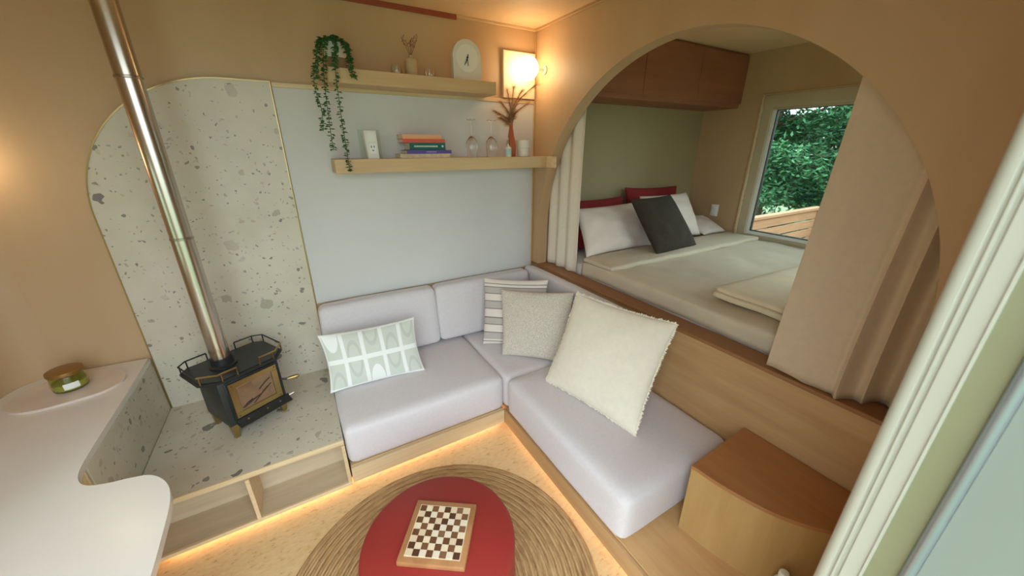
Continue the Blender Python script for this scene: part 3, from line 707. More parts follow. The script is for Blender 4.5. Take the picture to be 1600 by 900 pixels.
# ------------------------------------------------------------------ scatter pillows
def pillow(name, label, c4, T, mat, group=None, k=0.07, n=26, seed=0, push=0.0, power=0.42, cat='pillow', wr=0.006):
    TL, TR, BR, BL = [Vector(c) for c in c4]
    ctr = (TL + TR + BR + BL) / 4
    nrm = ((TR + BR) - (TL + BL)).cross((TL + TR) - (BL + BR)).normalized()
    if nrm.dot(Vector((0, 0, 1.85)) - ctr) < 0: nrm = -nrm
    base = Vector((ctr.x, ctr.y, min(BL.z, BR.z)))
    r = thing(name, label, cat, base, 0, group)
    bm = bmesh.new(); uvl = bm.loops.layers.uv.new('UVMap')
    def P(s, t, side):
        s2 = s * (1 - k * (1 - t * t) * abs(s)); t2 = t * (1 - k * (1 - s * s) * abs(t))
        a, b = (s2 + 1) / 2, (t2 + 1) / 2
        p = (BL * (1 - a) + BR * a) * (1 - b) + (TL * (1 - a) + TR * a) * b
        h = T / 2 * (max(0, (1 - s * s) * (1 - t * t))) ** power
        w = noise.noise(Vector((s * 2.3 + seed, t * 2.3, side * 3))) * wr * (1 - (max(abs(s), abs(t))) ** 4) * 2
        return p + nrm * (push + side * (h + w)) - base
    grids = []
    for side in (1, -1):
        g = []
        for i in range(n + 1):
            row = []
            for j in range(n + 1):
                s = math.sin(math.pi / 2 * (2 * i / n - 1)); t = math.sin(math.pi / 2 * (2 * j / n - 1))
                if side == -1 and (i in (0, n) or j in (0, n)): row.append(grids[0][i][j]); continue
                row.append((bm.verts.new(P(s, t, side)), (s + 1) / 2, (t + 1) / 2))
            g.append(row)
        grids.append(g)
        for i in range(n):
            for j in range(n):
                q = [g[i][j], g[i + 1][j], g[i + 1][j + 1], g[i][j + 1]]
                if side == -1: q = q[::-1]
                fc = bm.faces.new([x[0] for x in q]); fc.smooth = True
                for lp_, x in zip(fc.loops, q): lp_[uvl].uv = (x[1], x[2])
    bmesh.ops.recalc_face_normals(bm, faces=bm.faces)
    me = bpy.data.meshes.new('cover'); bm.to_mesh(me); bm.free()
    obj('cover', me, mat, r)
    return r, P, base, nrm
G3 = 'scatter pillows on the corner sofa'
pillow('lumbar_pillow', 'oblong white pillow with pale sage leaf blocks, nearest the stove', [(-0.035, 2.335, 0.765), (0.56, 2.297, 0.768), (0.56, 2.15, 0.425), (-0.027, 2.195, 0.425)], 0.13, 'leaf_block_fabric', G3, seed=1)
pillow('striped_pillow', 'cream and grey striped pillow in the corner, behind the beige one', [(1.165, 2.44, 0.90), (1.56, 2.135, 0.905), (1.425, 1.98, 0.425), (1.060, 2.275, 0.425)], 0.13, 'striped_fabric', G3, k=0.05, seed=2)
pillow('woven_pillow', 'beige woven square pillow in front of the striped pillow', [(1.205, 2.240, 0.862), (1.60, 1.872, 0.885), (1.450, 1.722, 0.425), (1.112, 2.060, 0.425)], 0.14, 'boucle_fabric', G3, k=0.05, seed=3)
cp, CP, cb_, cn_ = pillow('fringed_pillow', 'large cream pillow with frayed edges on the right seat', [(1.445, 1.660, 0.985), (1.585, 1.035, 1.000), (1.316, 0.985, 0.442), (1.194, 1.617, 0.442)], 0.17, 'cream_fabric', G3, k=0.05, seed=4, power=0.5)
fr_ = MB(); rnd = random.Random(5)
for e in range(4):
    for i in range(110):
        a = -1 + 2 * (i + rnd.random() * .8) / 110
        s, t, ds, dt = ((a, 1, 0, 1), (a, -1, 0, -1), (1, a, 1, 0), (-1, a, -1, 0))[e]
        p = CP(s, t, 0); q = CP(s * 0.97, t * 0.97, 0); d = (p - CP(s - ds * .05, t - dt * .05, 0)).normalized()
        tn = (CP(s + dt * .02, t + ds * .02, 0) - CP(s - dt * .02, t - ds * .02, 0)).normalized()
        L = rnd.uniform(0.006, 0.016); w = 0.004
        o_ = cn_ * rnd.uniform(-.003, .003)
        vs = [fr_.bm.verts.new(x) for x in (p - d * .004 - tn * w + cn_ * .002, p - d * .004 + tn * w + cn_ * .002, p + d * L + tn * w * rnd.uniform(-.6, 1) + o_, p + d * L * .7 - tn * w + o_)]
        fr_.bm.faces.new(vs)
me = bpy.data.meshes.new('fringe'); fr_.bm.to_mesh(me); fr_.bm.free(); obj('fringe', me, 'cream_fabric', cp)

# ------------------------------------------------------------------ rug, red drum table, chess board
rg = MB(); prof = []; RN, RR = 46, 0.70
SEG = 240; rings = []
for i in range(RN * 4 + 1):
    r = max(0.0005, RR * i / (RN * 4)); rings.append(r)
vv = []
for i, r in enumerate(rings):
    row = []
    for k in range(SEG):
        a = 2 * math.pi * k / SEG
        ph = i / 4.0
        z = 0.006 + 0.005 * abs(math.sin(math.pi * ph)) * (1 + 0.25 * math.sin(a * 90 + int(ph) * 2.1))
        row.append(rg.bm.verts.new((r * math.cos(a), r * math.sin(a), z)))
    vv.append(row)
for a, b in zip(vv, vv[1:]):
    for k in range(SEG): rg.bm.faces.new((a[k], a[(k + 1) % SEG], b[(k + 1) % SEG], b[k]))
low = [rg.bm.verts.new((v.co.x, v.co.y, 0.0005)) for v in vv[-1]]
for k in range(SEG): rg.bm.faces.new((vv[-1][k], vv[-1][(k + 1) % SEG], low[(k + 1) % SEG], low[k]))
ro = rg.build('round_rug', 'jute', angle=80); ro.location = (0.262, 1.045, 0)
tag(ro, 'round braided jute rug under the red drum table', 'rug')
dt = thing('drum_table', 'low round brick red drum table on the jute rug', 'table', (0.257, 1.028, 0.011))
TZ = 0.369
MB().lathe([(0.0, 0), (0.300, 0), (0.306, 0.01), (0.308, 0.05), (0.306, TZ - 0.045)], seg=72).build('drum', 'table_red', dt)
MB().lathe([(0.306, TZ - 0.044), (0.3065, TZ - 0.02), (0.301, TZ - 0.007), (0.290, TZ), (0.0, TZ)], seg=72).build('top', 'table_red', dt)
# board: fitted frame corners on the table top
cbz = 0.011 + TZ
ax_u = Vector((0.221, -0.154, 0)).normalized(); ang = math.degrees(math.atan2(ax_u.y, ax_u.x))
cb = thing('chess_board', 'small wooden chess board on the red drum table', 'chess board', (0.262, 1.036, cbz), ang)
S = 0.262; h = 0.026
MB().box(-S / 2, S / 2, -S / 2, S / 2, 0, h, 0.006, 2).build('frame', 'board_frame', cb)
sq = 0.0262; A = sq * 4
MB().box(-A - 0.003, A + 0.003, -A - 0.003, A + 0.003, h - 0.001, h + 0.0006).build('inlay_border', 'square_light_0', cb, smooth=False)
sm = {}
for nm in [m for m in M if m.startswith('square_')]:
    me = MB().box(-sq / 2 + .0003, sq / 2 - .0003, -sq / 2 + .0003, sq / 2 - .0003, 0, 0.0012).mesh('square', False); me.materials.append(M[nm]); sm[nm] = me
for i in range(8):
    for j in range(8):
        nm = 'square_dark_%d' % random.randrange(4) if (i + j) % 2 == 1 else 'square_light_%d' % random.randrange(3)
        o = obj('square', sm[nm], None, cb); o.location = (-A + sq * (i + .5), -A + sq * (j + .5), h + 0.0006)

# ------------------------------------------------------------------ step box with curved front
sb = thing('step_box', 'wooden step box with bowed front and brown lid beside the bench', 'step', (1.5, 0.4, ZP))
crv = smoothcurve([(1.300, 0.655, 0), (1.318, 0.52, 0), (1.362, 0.375, 0), (1.425, 0.27, 0), (1.50, 0.195, 0), (1.60, 0.135, 0), (1.66, 0.114, 0)], 6)
bp = [(p.x - 1.5, p.y - 0.4) for p in crv]
ZB = 0.545 - ZP
MB().prism([(XR - 0.004 - 1.5, 0.672 - 0.4), (1.302 - 1.5, 0.660 - 0.4)] + [(x + .006, y) for x, y in bp[1:]] + [(XR - .004 - 1.5, 0.114 - 0.4)], 0, ZB - 0.022, 'z').build('body', 'box_wood', sb, angle=30)
MB().prism([(XR - 0.006 - 1.5, 0.676 - 0.4), (1.296 - 1.5, 0.661 - 0.4)] + bp[1:] + [(XR - .006 - 1.5, 0.113 - 0.4)], ZB - 0.018, ZB, 'z').build('lid', 'box_lid_wood', sb, angle=30)
MB().prism([(XR - 0.02 - 1.5, 0.66 - 0.4), (1.315 - 1.5, 0.65 - 0.4)] + [(x + .02, y) for x, y in bp[1:-3]] + [(XR - .02 - 1.5, 0.16 - 0.4)], ZB - 0.022, ZB - 0.018, 'z').build('shadow_gap', 'black', sb, angle=30)
wbtl = thing('white_bottle', 'small white capped bottle peeking up below the step box', 'bottle', (1.36, 0.268, ZP))
MB().lathe([(0, 0), (0.026, 0), (0.029, 0.006), (0.029, 0.115), (0.022, 0.135), (0.013, 0.142), (0.013, 0.148), (0, 0.148)], seg=28).build('body', 'ceramic_white', wbtl)
MB().lathe([(0.017, 0.1485), (0.017, 0.175), (0.014, 0.181), (0, 0.183)], seg=24).build('cap', 'frame_white', wbtl)

# ------------------------------------------------------------------ bed nook
bd = thing('bed', 'wide bed with greige duvet in the arched nook', 'bed', (2.85, 1.4, 0))
MB().box(-0.96, 0.96, -1.28, 1.24, 0.0, 0.70).build('bed_base', 'ply_y', bd, smooth=False)
MB().cushion(-0.955, 0.955, -1.27, 1.235, 0.705, 0.985, r=0.05, puff=0.01, n=10).build('mattress', 'sheet_white', bd, angle=80)
dv = MB(); nx, ny = 70, 80
g = []
def duv(x, y):
    # local to bed: drapes over the near edge (x = -0.98) and lies flat elsewhere
    z = 1.015 + 0.014 * noise.noise(Vector((x * 2.2, y * 2.2, 1))) + 0.008 * noise.noise(Vector((x * 6, y * 6, 4)))
    return z
for i in range(nx + 1):
    row = []
    for j in range(ny + 1):
        y = -1.275 + (0.72 + 1.275) * j / ny
        s = i / nx * 2.16                      # arc length across the bed
        e = 0.10
        if s < e: x, z = -0.980 - 0.004 * math.sin(y * 9), 0.905 + s * 0.95
        elif s < e + 0.11:
            a = (s - e) / 0.11 * math.pi / 2; x, z = -0.980 + 0.066 * (1 - math.cos(a)), 1.0 + (duv(-0.9, y) - 1.0) * math.sin(a)
        else:
            x = -0.916 + (s - e - 0.11); z = duv(x, y)
        if j > ny - 4: z -= 0.012 * (j - ny + 4) / 4
        row.append(dv.bm.verts.new((min(x, 0.955), y, z)))
    g.append(row)
for i in range(nx):
    for j in range(ny): dv.bm.faces.new((g[i][j], g[i + 1][j], g[i + 1][j + 1], g[i][j + 1]))
dvo = dv.build('duvet', 'duvet', bd, angle=80)
so = dvo.modifiers.new('thick', 'SOLIDIFY'); so.thickness = 0.028; so.offset = -1
# turned-down duvet fold near the pillows
fo = MB().cushion(-0.975, 0.945, 0.40, 0.715, 1.008, 1.045, r=0.016, puff=0.006, nz=0.008, n=18, seed=3).build('duvet_fold', 'duvet', bd, angle=80)
th = thing('folded_throw', 'folded cream throw blanket on the bed by the right curtain', 'blanket', (2.5, 0.75, 1.03))
MB().cushion(-0.50, 0.75, -0.36, 0.36, 0.0, 0.035, r=0.015, puff=0.006, nz=0.007, n=16, seed=2).build('lower_layer', 'throw', th, angle=80)
MB().cushion(-0.49, 0.74, -0.35, 0.355, 0.034, 0.066, r=0.015, puff=0.006, nz=0.008, n=16, seed=8).build('upper_layer', 'throw', th, angle=80)
th.rotation_euler.z = R(-3)
G4 = 'pillows on the bed'
ZB_ = 1.03
pillow('bed_pillow', 'dark red pillow at the back left of the bed', [(1.93, 2.57, 1.415), (2.72, 2.57, 1.415), (2.72, 2.42, 1.00), (1.92, 2.42, 1.00)], 0.14, 'pillow_red', G4, seed=11)
pillow('bed_pillow', 'dark red pillow at the back right of the bed', [(2.76, 2.59, 1.49), (3.52, 2.59, 1.47), (3.52, 2.52, 1.05), (2.76, 2.52, 1.05)], 0.14, 'pillow_red', G4, seed=12)
pillow('bed_pillow', 'white pillow at the left, in front of the dark red one', [(1.975, 2.37, 1.375), (2.70, 2.37, 1.385), (2.70, 2.13, 1.03), (1.92, 2.13, 1.03)], 0.19, 'pillow_white', G4, seed=13, wr=0.012)
pillow('bed_pillow', 'white pillow at the right, mostly behind the dark pillow', [(2.74, 2.385, 1.43), (3.40, 2.385, 1.43), (3.46, 2.19, 1.03), (2.74, 2.19, 1.03)], 0.19, 'pillow_white', G4, seed=14, wr=0.012)
pillow('square_pillow', 'dark olive brown textured square pillow leaning on the white bed pillows', [(2.30, 2.09, 1.465), (2.80, 2.11, 1.470), (2.985, 1.90, 1.04), (2.44, 1.875, 1.04)], 0.14, 'pillow_dark', G4, seed=15, k=0.04)
pillow('bed_pillow', 'flat white pillow corner at the far side of the bed', [(3.42, 2.46, 1.16), (3.80, 2.42, 1.16), (3.80, 2.14, 1.04), (3.45, 2.14, 1.04)], 0.10, 'pillow_white', G4, seed=16)
# upper cabinet
uc = thing('wall_cabinet', 'brown wooden overhead cabinet above the bed pillows', 'cabinet', (2.84, 2.27, 2.2))
MB().box(1.832 - 2.84, XW - 0.001 - 2.84, 0.02, YB - 0.001 - 2.27, 0.0, ZC - 0.001 - 2.2).build('carcass', 'cabinet_wood', uc, smooth=False)
for i in range(3):
    x0 = 1.834 + i * 0.672; MB().box(x0 - 2.84, x0 + 0.668 - 2.84, 0.0, 0.019, 0.035, ZC - 2.2 - 0.02, 0.002, 1).build('door', 'cabinet_wood', uc, smooth=False)
sw = thing('light_switch', 'small white switch plate on the wall beside the bedroom window', 'switch', (XW, 2.325, 1.165))
MB().box(-0.008, -0.0005, -0.04, 0.04, 0, 0.12, 0.003, 2).build('plate', 'label_white', sw)
MB().box(-0.013, -0.008, -0.017, 0.017, 0.03, 0.09, 0.002, 1).build('rocker', 'frame_white', sw, smooth=False)

# ------------------------------------------------------------------ curtains
def curtain(name, label, y0, y1, z0, z1, fx, mat, folds, amp, seed, lean=None, hem=None):
    r = thing(name, label, 'curtain', (fx, (y0 + y1) / 2, z0), 0, 'linen curtains in the arch')
    nu, nv = 160, 40; m = MB(); rows = []
    for j in range(nv + 1):
        tz = j / nv; row = []
        for i in range(nu + 1):
            tu = i / nu; y = y0 + (y1 - y0) * tu
            ph = folds(tu)
            a = amp * (0.75 + 0.25 * (1 - tz)) * ph + 0.004 * noise.noise(Vector((tu * 9, tz * 2, seed)))
            x = fx + a
            zz = z0 + (z1 - z0) * tz
            if lean: x += lean(y, tz)
            if hem and tz < 0.15: zz += hem(tu) * (1 - tz / 0.15)
            row.append(m.bm.verts.new((x - fx, y - (y0 + y1) / 2 + 0.006 * math.sin(tz * 4 + tu * 3), zz - z0)))
        rows.append(row)
    for a, b in zip(rows, rows[1:]):
        for i in range(nu): m.bm.faces.new((a[i], a[i + 1], b[i + 1], b[i]))
    o = m.build('cloth', mat, r, angle=80); s = o.modifiers.new('thick', 'SOLIDIFY'); s.thickness = 0.004; s.offset = 0
    return r
def folds_l(t): return math.sin(t * 2 * math.pi * 3.2 + 0.6) * 0.8
def folds_r(t):
    # t = 0 at the far right: tight folds; the free edge (t -> 1) hangs nearly flat
    if t < 0.56: return (abs(math.sin(math.pi * (t * 8.0 + 0.1))) * 2 - 1.0) * (0.85 if t < 0.5 else 0.85 * (0.56 - t) / 0.06) + (0 if t < 0.5 else 0.3 * (t - 0.5) / 0.06)
    return 0.3 * math.cos((t - 0.56) / 0.44 * math.pi * 1.6)
curtain('curtain', 'pale linen curtain bunched at the left of the arch', 2.17, 2.60, ZL + 0.003, 2.60, 1.850, 'curtain_light', folds_l, 0.016, 1)
sstep = lambda a, b, x: max(0.0, min(1.0, (x - a) / (b - a))) ** 2 * (3 - 2 * max(0.0, min(1.0, (x - a) / (b - a))))
curtain('curtain', 'beige linen curtain hanging wide at the right of the arch', 0.135, 0.668, ZL + 0.003, 2.60, 1.858, 'curtain', folds_r, 0.024, 2,
        lean=lambda y, tz: -0.105 * sstep(0.26, 0.40, y) * (1 - sstep(0.0, 0.9, tz)), hem=lambda t: 0.012 * max(0, math.sin(t * 9.0)))
rod = MB().tube([(1.855, 0.13, 2.615), (1.855, YB - 0.002, 2.615)], 0.011, 12).build('curtain_rail', 'aluminium'); tag(rod, 'curtain rail hidden above the arch', 'curtain rail')

# ------------------------------------------------------------------ shelves and what stands on them
ush = MB().box(0.27, 1.300, YB - 0.20, YB - 0.001, 2.18, 2.255, 0.002, 1).build('wall_shelf', 'ply_x', smooth=False)
tag(ush, 'upper floating wooden shelf with plant and clock', 'shelf', 'floating shelves')
lsh = thing('wall_shelf', 'lower floating wooden shelf holding books and glasses', 'shelf', (1.0, YB, 1.705), 0, 'floating shelves')
MB().box(0.235 - 1.0, XR - 0.015 - 1.0, -0.20, -0.0165, 0, 0.08, 0.002, 1).build('board', 'ply_x', lsh, smooth=False)
MB().box(XR - 0.0145 - 1.0, XR - 0.001 - 1.0, -0.315, -0.0165, 0, 0.08, 0.002, 1).build('side_cleat', 'ply_edge', lsh, smooth=False)
US, LS = 2.255, 1.785
# trailing plant
pl = thing('trailing_plant', 'trailing green plant in a pale pot on the upper shelf', 'plant', (0.335, 2.53, US))
MB().lathe([(0, 0), (0.052, 0), (0.055, 0.004), (0.057, 0.055), (0.0, 0.055)], seg=28).build('pot_base', 'taupe_pot', pl)
MB().lathe([(0.057, 0.0555), (0.060, 0.115), (0.062, 0.125), (0.054, 0.125), (0.052, 0.112), (0, 0.11)], seg=28).build('pot', 'ceramic_white', pl)
def vine(pts, nl, seed, sz=0.025):
    rnd = random.Random(seed); P = smoothcurve(pts, 8); m = MB().tube(P, 0.0018, 5)
    vo = m.build('stem', 'vine_stem', pl)
    V, F = [], []
    for i in range(nl):
        f = i / nl * (len(P) - 1.001); k = int(f); p = P[k].lerp(P[k + 1], f - k)
        for q in range(2):
            a = rnd.uniform(0, 2 * math.pi); d = Vector((math.cos(a), math.sin(a) * .8 - .25, rnd.uniform(-.7, .2))).normalized()
            s = sz * rnd.uniform(.7, 1.15); w = d.cross(Vector((0, 0, 1))).normalized() * s * .42; up = w.cross(d).normalized() * s * .15
            b = len(V); V += [p, p + d * s * .45 + w + up, p + d * s, p + d * s * .45 - w + up, p + d * s * .5 - up * .6]
            F += [(b, b + 1, b + 4), (b + 1, b + 2, b + 4), (b + 2, b + 3, b + 4), (b + 3, b, b + 4)]
    me = bpy.data.meshes.new('leaves'); me.from_pydata([tuple(v) for v in V], [], F); stuff(obj('leaves', me, 'vine_leaf', vo))
def loc(p): return (p[0] - 0.335, p[1] - 2.53, p[2] - US)
vine([loc(p) for p in ((0.31, 2.52, 2.37), (0.27, 2.47, 2.385), (0.235, 2.425, 2.31), (0.197, 2.42, 2.166), (0.212, 2.42, 2.045), (0.203, 2.42, 1.933))], 70, 1)
vine([loc(p) for p in ((0.32, 2.51, 2.37), (0.295, 2.46, 2.395), (0.27, 2.425, 2.32), (0.25, 2.42, 2.2), (0.241, 2.42, 2.014), (0.238, 2.42, 1.834))], 84, 2)
vine([loc(p) for p in ((0.335, 2.51, 2.37), (0.338, 2.46, 2.405), (0.325, 2.425, 2.33), (0.311, 2.42, 2.235), (0.306, 2.42, 2.017), (0.307, 2.42, 1.851), (0.308, 2.42, 1.718))], 98, 3)
vine([loc(p) for p in ((0.35, 2.52, 2.37), (0.375, 2.47, 2.39), (0.386, 2.44, 2.33), (0.392, 2.425, 2.26), (0.40, 2.42, 2.205))], 50, 4)
vine([loc(p) for p in ((0.345, 2.53, 2.37), (0.385, 2.50, 2.385), (0.40, 2.46, 2.34), (0.395, 2.44, 2.28))], 34, 5)
vine([loc(p) for p in ((0.325, 2.53, 2.37), (0.29, 2.51, 2.39), (0.255, 2.46, 2.36), (0.225, 2.43, 2.27), (0.215, 2.42, 2.19))], 44, 6)
vine([loc(p) for p in ((0.33, 2.54, 2.37), (0.33, 2.53, 2.41), (0.345, 2.51, 2.40), (0.36, 2.48, 2.37))], 24, 7)
# tea-light holders, vase with twigs
def tealight(x, y, label):
    r = thing('tealight_holder', label, 'candle holder', (x, y, US), 0, 'tealight holders on the upper shelf')
    MB().lathe([(0, 0), (0.030, 0), (0.032, 0.003), (0.030, 0.04), (0.026, 0.055), (0.0245, 0.055), (0.028, 0.04), (0.029, 0.005), (0, 0.004)], seg=24).build('glass_cup', 'clear_glass', r)
    MB().lathe([(0, 0.0045), (0.019, 0.0045), (0.019, 0.022), (0, 0.022)], seg=20).build('candle', 'wax', r)
tealight(0.668, 2.53, 'small glass tealight holder left of the beige bud vase')
tealight(0.872, 2.53, 'small glass tealight holder between the bud vase and the clock')
bv = thing('bud_vase', 'beige bottle shaped bud vase with dry twigs on upper shelf', 'vase', (0.760, 2.53, US))
MB().lathe([(0, 0), (0.034, 0), (0.038, 0.005), (0.038, 0.082), (0.032, 0.094), (0.014, 0.100), (0.013, 0.114), (0.010, 0.114), (0.010, 0.10), (0, 0.10)], seg=28).build('body', 'vase_beige', bv)
rnd = random.Random(3)
for i in range(5):
    dx = (-.05, -.02, .01, .03, .055)[i]; tp2 = Vector((dx, rnd.uniform(-.01, .01), 0.20 + rnd.uniform(-.02, .02)))
    tw = MB().tube([(0, 0, 0.10), (dx * .4, 0, 0.15), tp2], [0.0015, 0.0013, 0.001], 5)
    for k in range(6):
        b = Vector((dx * .4, 0, .15)).lerp(tp2, k / 6 + .1); e = b + Vector((rnd.uniform(-.022, .022), rnd.uniform(-.01, .01), rnd.uniform(.004, .018)))
        tw.tube([b, e], 0.0009, 4); tw.lathe([(0, -.003), (.0035, 0), (0, .003)], tuple(e), 6)
    tw.build('twig', 'twig', bv)
# arched clock
ck = thing('arch_clock', 'white arch shaped clock with black hands on the upper shelf', 'clock', (1.118, 2.515, US))
hw, hh = 0.098, 0.135
MB().prism([(-hw, 0), (hw, 0)] + arc(0, hh, hw, 0, 180, 28), -0.018, 0.018, 'y').build('case', 'clock_white', ck, angle=30)
MB().lathe([(0.0, 0), (0.078, 0), (0.078, 0.0015), (0.0, 0.0015)], (0, -0.018, 0.128), 40, 'y', Matrix.Rotation(R(180), 4, 'X')).build('face', 'clock_face', ck)
MB().tube([(0.006, -0.0215, 0.150), (0.0, -0.0215, 0.128), (0.004, -0.0215, 0.085)], [0.0022, 0.003, 0.0018], 6).build('minute_hand', 'black', ck)
MB().tube([(0.0, -0.0235, 0.134), (-0.010, -0.0235, 0.106), (-0.022, -0.0235, 0.088)], [0.003, 0.0028, 0.0018], 6).build('hour_hand', 'black', ck)
MB().lathe([(0.006, 0), (0.006, 0.003), (0, 0.004)], (0, -0.0225, 0.132), 12, 'y', Matrix.Rotation(R(180), 4, 'X')).build('pin', 'black', ck)
# outlet tower
ot = thing('outlet_tower', 'white power outlet block standing in a clear holder on the lower shelf', 'power outlet', (0.462, 2.50, LS), 8)
MB().prism([(-0.030, 0), (0.034, 0), (0.030, 0.158), (-0.042, 0.158)], -0.016, 0.014, 'y').build('block', 'outlet_white', ot, smooth=False)
rc = MB().box(-0.020, 0.022, -0.0185, -0.016, 0.028, 0.086, 0.0015, 1).build('socket_plate', 'label_white', ot, smooth=False)
for x in (-0.008, 0.009): MB().box(x - .0022, x + .0022, -0.0195, -0.0183, 0.062, 0.074).build('slot', 'black', rc, smooth=False)
MB().prism([(0.0005 + 0.006 * math.cos(R(a)), 0.050 + 0.006 * math.sin(R(a))) for a in range(180, 361, 20)], -0.0195, -0.0183, 'y').build('ground_hole', 'black', rc, smooth=False)
MB().box(-0.024, 0.020, -0.0175, -0.016, 0.098, 0.148, 0.001, 1).build('upper_plate', 'frame_white', ot, smooth=False)
MB().prism([(-0.066, 0.0), (0.064, 0.0), (0.062, 0.164), (-0.068, 0.164)], 0.016, 0.020, 'y').build('clear_back', 'window_glass', ot, smooth=False)
# books
def book(label, x0, x1, y0, d, z, t, mat, rz=0, title=None):
    r = thing('book', label, 'book', ((x0 + x1) / 2, y0 + d / 2, z), rz, 'books stacked on the lower shelf'); w = (x1 - x0) / 2
    m = MB(); c = min(0.003, t * .15)
    m.box(-w, w, -d / 2, d / 2, 0, c).box(-w, w, -d / 2, d / 2, t - c, t).box(-w, w, -d / 2, -d / 2 + c, c, t - c)
    cv = m.build('cover', mat, r, smooth=False)
    MB().box(-w + .003, w - .003, -d / 2 + c, d / 2 - .003, c, t - c).build('pages', 'paper', r, smooth=False)
    if title:
        tc_, fx0, fx1 = title; mm = MB(); rn = random.Random(t); x = -w + 2 * w * fx0
        while x < -w + 2 * w * fx1:
            l_ = rn.uniform(.004, .010); mm.box(x, x + l_, -d / 2 - .0006, -d / 2 + .0002, t * .40, t * .62); x += l_ + .0025
        mm.build('spine_lettering', tc_, cv, smooth=False)
    return r
z = LS
book('cream patterned book at the bottom of the shelf stack', 0.625, 0.955, 2.475, 0.14, z, 0.026, 'book_cream', -1); z += 0.026
book('purple book second from the bottom of the stack', 0.665, 0.965, 2.470, 0.145, z, 0.022, 'book_purple', 1.5, ('ink_lilac', .42, .62)); z += 0.022
bk = book('thick teal book with pale lettering in the stack', 0.690, 0.930, 2.485, 0.14, z, 0.045, 'book_teal', 0.5, ('ink_pale', .12, .74)); 
MB().lathe([(0, 0), (0.007, 0), (0.007, 0.001), (0, 0.001)], (0.100, -0.07, 0.024), 14, 'y', Matrix.Rotation(R(180), 4, 'X')).build('spine_emblem', 'ink_pale', bk); z += 0.045
book('coral red book second from the top of the stack', 0.652, 0.928, 2.480, 0.14, z, 0.022, 'book_red', -1); z += 0.022
book('peach orange book on top of the stack', 0.648, 0.905, 2.485, 0.13, z, 0.026, 'book_peach', 1); z += 0.026
# wine glasses
def wineglass(x, y, label):
    r = thing('wine_glass', label, 'wine glass', (x, y, LS), 0, 'wine glasses on the lower shelf')
    # standing upside down, as tall flutes do here: rim down, foot up
    MB().lathe([(0.031, 0.0), (0.036, 0.04), (0.040, 0.075), (0.036, 0.105), (0.020, 0.128), (0.006, 0.138)] + [(0.0045, 0.15), (0.004, 0.22), (0.006, 0.235), (0.030, 0.240), (0.032, 0.243), (0.0, 0.245)] , seg=32).build('glass', 'clear_glass', r)
wineglass(1.138, 2.52, 'clear wine glass nearest the stacked books')
wineglass(1.292, 2.52, 'clear wine glass next to the terracotta vase')
# terracotta vase with dry plumes
tv = thing('plume_vase', 'slender terracotta vase with dried plumes on the lower shelf', 'vase', (1.462, 2.53, LS))
MB().lathe([(0, 0), (0.030, 0), (0.034, 0.006), (0.036, 0.05), (0.032, 0.10), (0.020, 0.155), (0.013, 0.20), (0.014, 0.225), (0.011, 0.225), (0.010, 0.20), (0, 0.19)], seg=28).build('vase', 'terracotta', tv)
def plume(end, seed, fluff=0.036, n=620):
    rn = random.Random(seed); end = Vector(end); mid = Vector((end.x * .25, end.y * .25, 0.2 + (end.z - .2) * .6))
    P = smoothcurve([(0, 0, 0.19), (end.x * .08, end.y * .08, 0.235), mid, end], 8)
    so_ = MB().tube(P, 0.0013, 5).build('stalk', 'twig', tv)
    V, F = [], []
    for i in range(n):
        f = (0.38 + 0.62 * rn.random()) * (len(P) - 1.001); k = int(f); p = P[k].lerp(P[k + 1], f - k); ax = (P[k + 1] - P[k]).normalized()
        d = (ax * rn.uniform(.6, 1.4) + Vector((rn.gauss(0, .6), rn.gauss(0, .6), rn.gauss(0, .4)))).normalized()
        L = fluff * rn.uniform(.7, 2.0); w = d.orthogonal().normalized() * 0.0008
        b = len(V); V += [p - w, p + w, p + d * L + Vector((0, 0, -L * .15))]; F.append((b, b + 1, b + 2))
    me = bpy.data.meshes.new('plume'); me.from_pydata([tuple(v) for v in V], [], F); stuff(obj('plume', me, 'plume', so_))
for i, e in enumerate(((-0.145, -0.03, 0.30), (-0.11, -0.05, 0.36), (-0.05, -0.03, 0.44), (0.0, -0.04, 0.46), (0.06, -0.05, 0.44), (0.12, -0.13, 0.47), (-0.08, 0.0, 0.26), (0.10, -0.06, 0.36))):
    plume(e, i + 1)
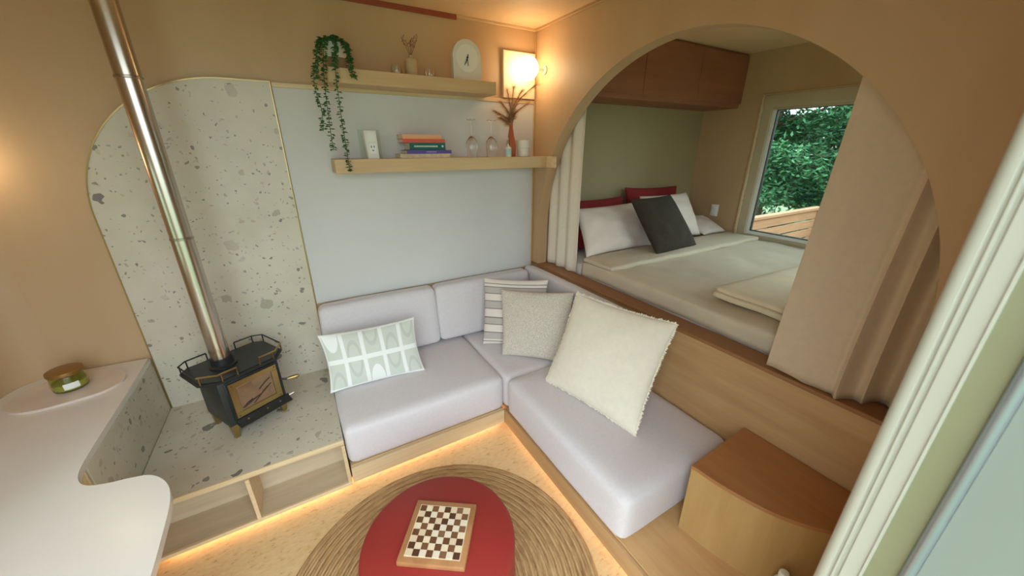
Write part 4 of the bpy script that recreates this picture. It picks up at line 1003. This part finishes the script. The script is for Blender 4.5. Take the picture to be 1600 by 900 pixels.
# little bottle and ceramic cup
lbm = thing('oil_bottle', 'small clear bottle with pale teal label on the lower shelf', 'bottle', (1.405, 2.475, LS))
MB().lathe([(0, 0), (0.022, 0), (0.024, 0.003), (0.024, 0.062), (0.012, 0.072), (0.010, 0.074), (0, 0.074)], seg=24).build('bottle', 'ceramic_white', lbm)
MB().lathe([(0.0243, 0.012), (0.0246, 0.012), (0.0246, 0.056), (0.0243, 0.056)], seg=24).build('paper_label', 'label_teal', lbm)
MB().lathe([(0.009, 0.0745), (0.008, 0.095), (0.005, 0.105), (0.004, 0.13), (0, 0.133)], seg=16).build('stopper', 'steel', lbm)
cu = thing('ceramic_cup', 'white stepped ceramic cup beside the terracotta vase', 'cup', (1.560, 2.52, LS))
MB().lathe([(0, 0), (0.040, 0), (0.043, 0.003), (0.043, 0.055), (0.050, 0.060), (0.052, 0.064), (0.052, 0.115), (0.048, 0.115), (0.047, 0.065), (0.038, 0.058), (0, 0.055)], seg=32).build('body', 'ceramic_white', cu)

# ------------------------------------------------------------------ wall canvas and globe lamps
cv_ = thing('wall_canvas', 'plain cream canvas on the wall behind the globe lamp', 'canvas', (1.585, YB, 2.19))
MB().box(-0.135, 0.135, -0.028, -0.001, 0, 0.30, 0.003, 2).build('canvas', 'canvas', cv_, smooth=False)
gl = thing('globe_lamp', 'glowing round globe wall lamp in the corner', 'lamp', (XR, 2.515, 2.372))
MB().lathe([(0, 0.0005), (0.028, 0.0005), (0.028, 0.010), (0.010, 0.014), (0.010, 0.080), (0, 0.080)], (0, 0, 0), 24, 'x', Matrix.Rotation(R(180), 4, 'Z')).build('wall_mount', 'canvas', gl)
def sphere(r, c):
    return MB().lathe([(r * math.sin(math.pi * i / 20) if 0 < i < 20 else 0.0, -r * math.cos(math.pi * i / 20)) for i in range(21)], c, 32)
sphere(0.078, (-0.152, 0, 0)).build('globe', 'globe_glow', gl)
g2 = thing('globe_lamp', 'round globe wall lamp out of view above the counter', 'lamp', (-1.235, YB, 1.80))
MB().lathe([(0, 0.0005), (0.040, 0.0005), (0.040, 0.014), (0.012, 0.020), (0.012, 0.060), (0, 0.060)], (0, 0, 0), 24, 'y', Matrix.Rotation(R(180), 4, 'X')).build('wall_mount', 'brass', g2)
sphere(0.07, (0, -0.128, 0)).build('globe', 'globe_dim', g2)
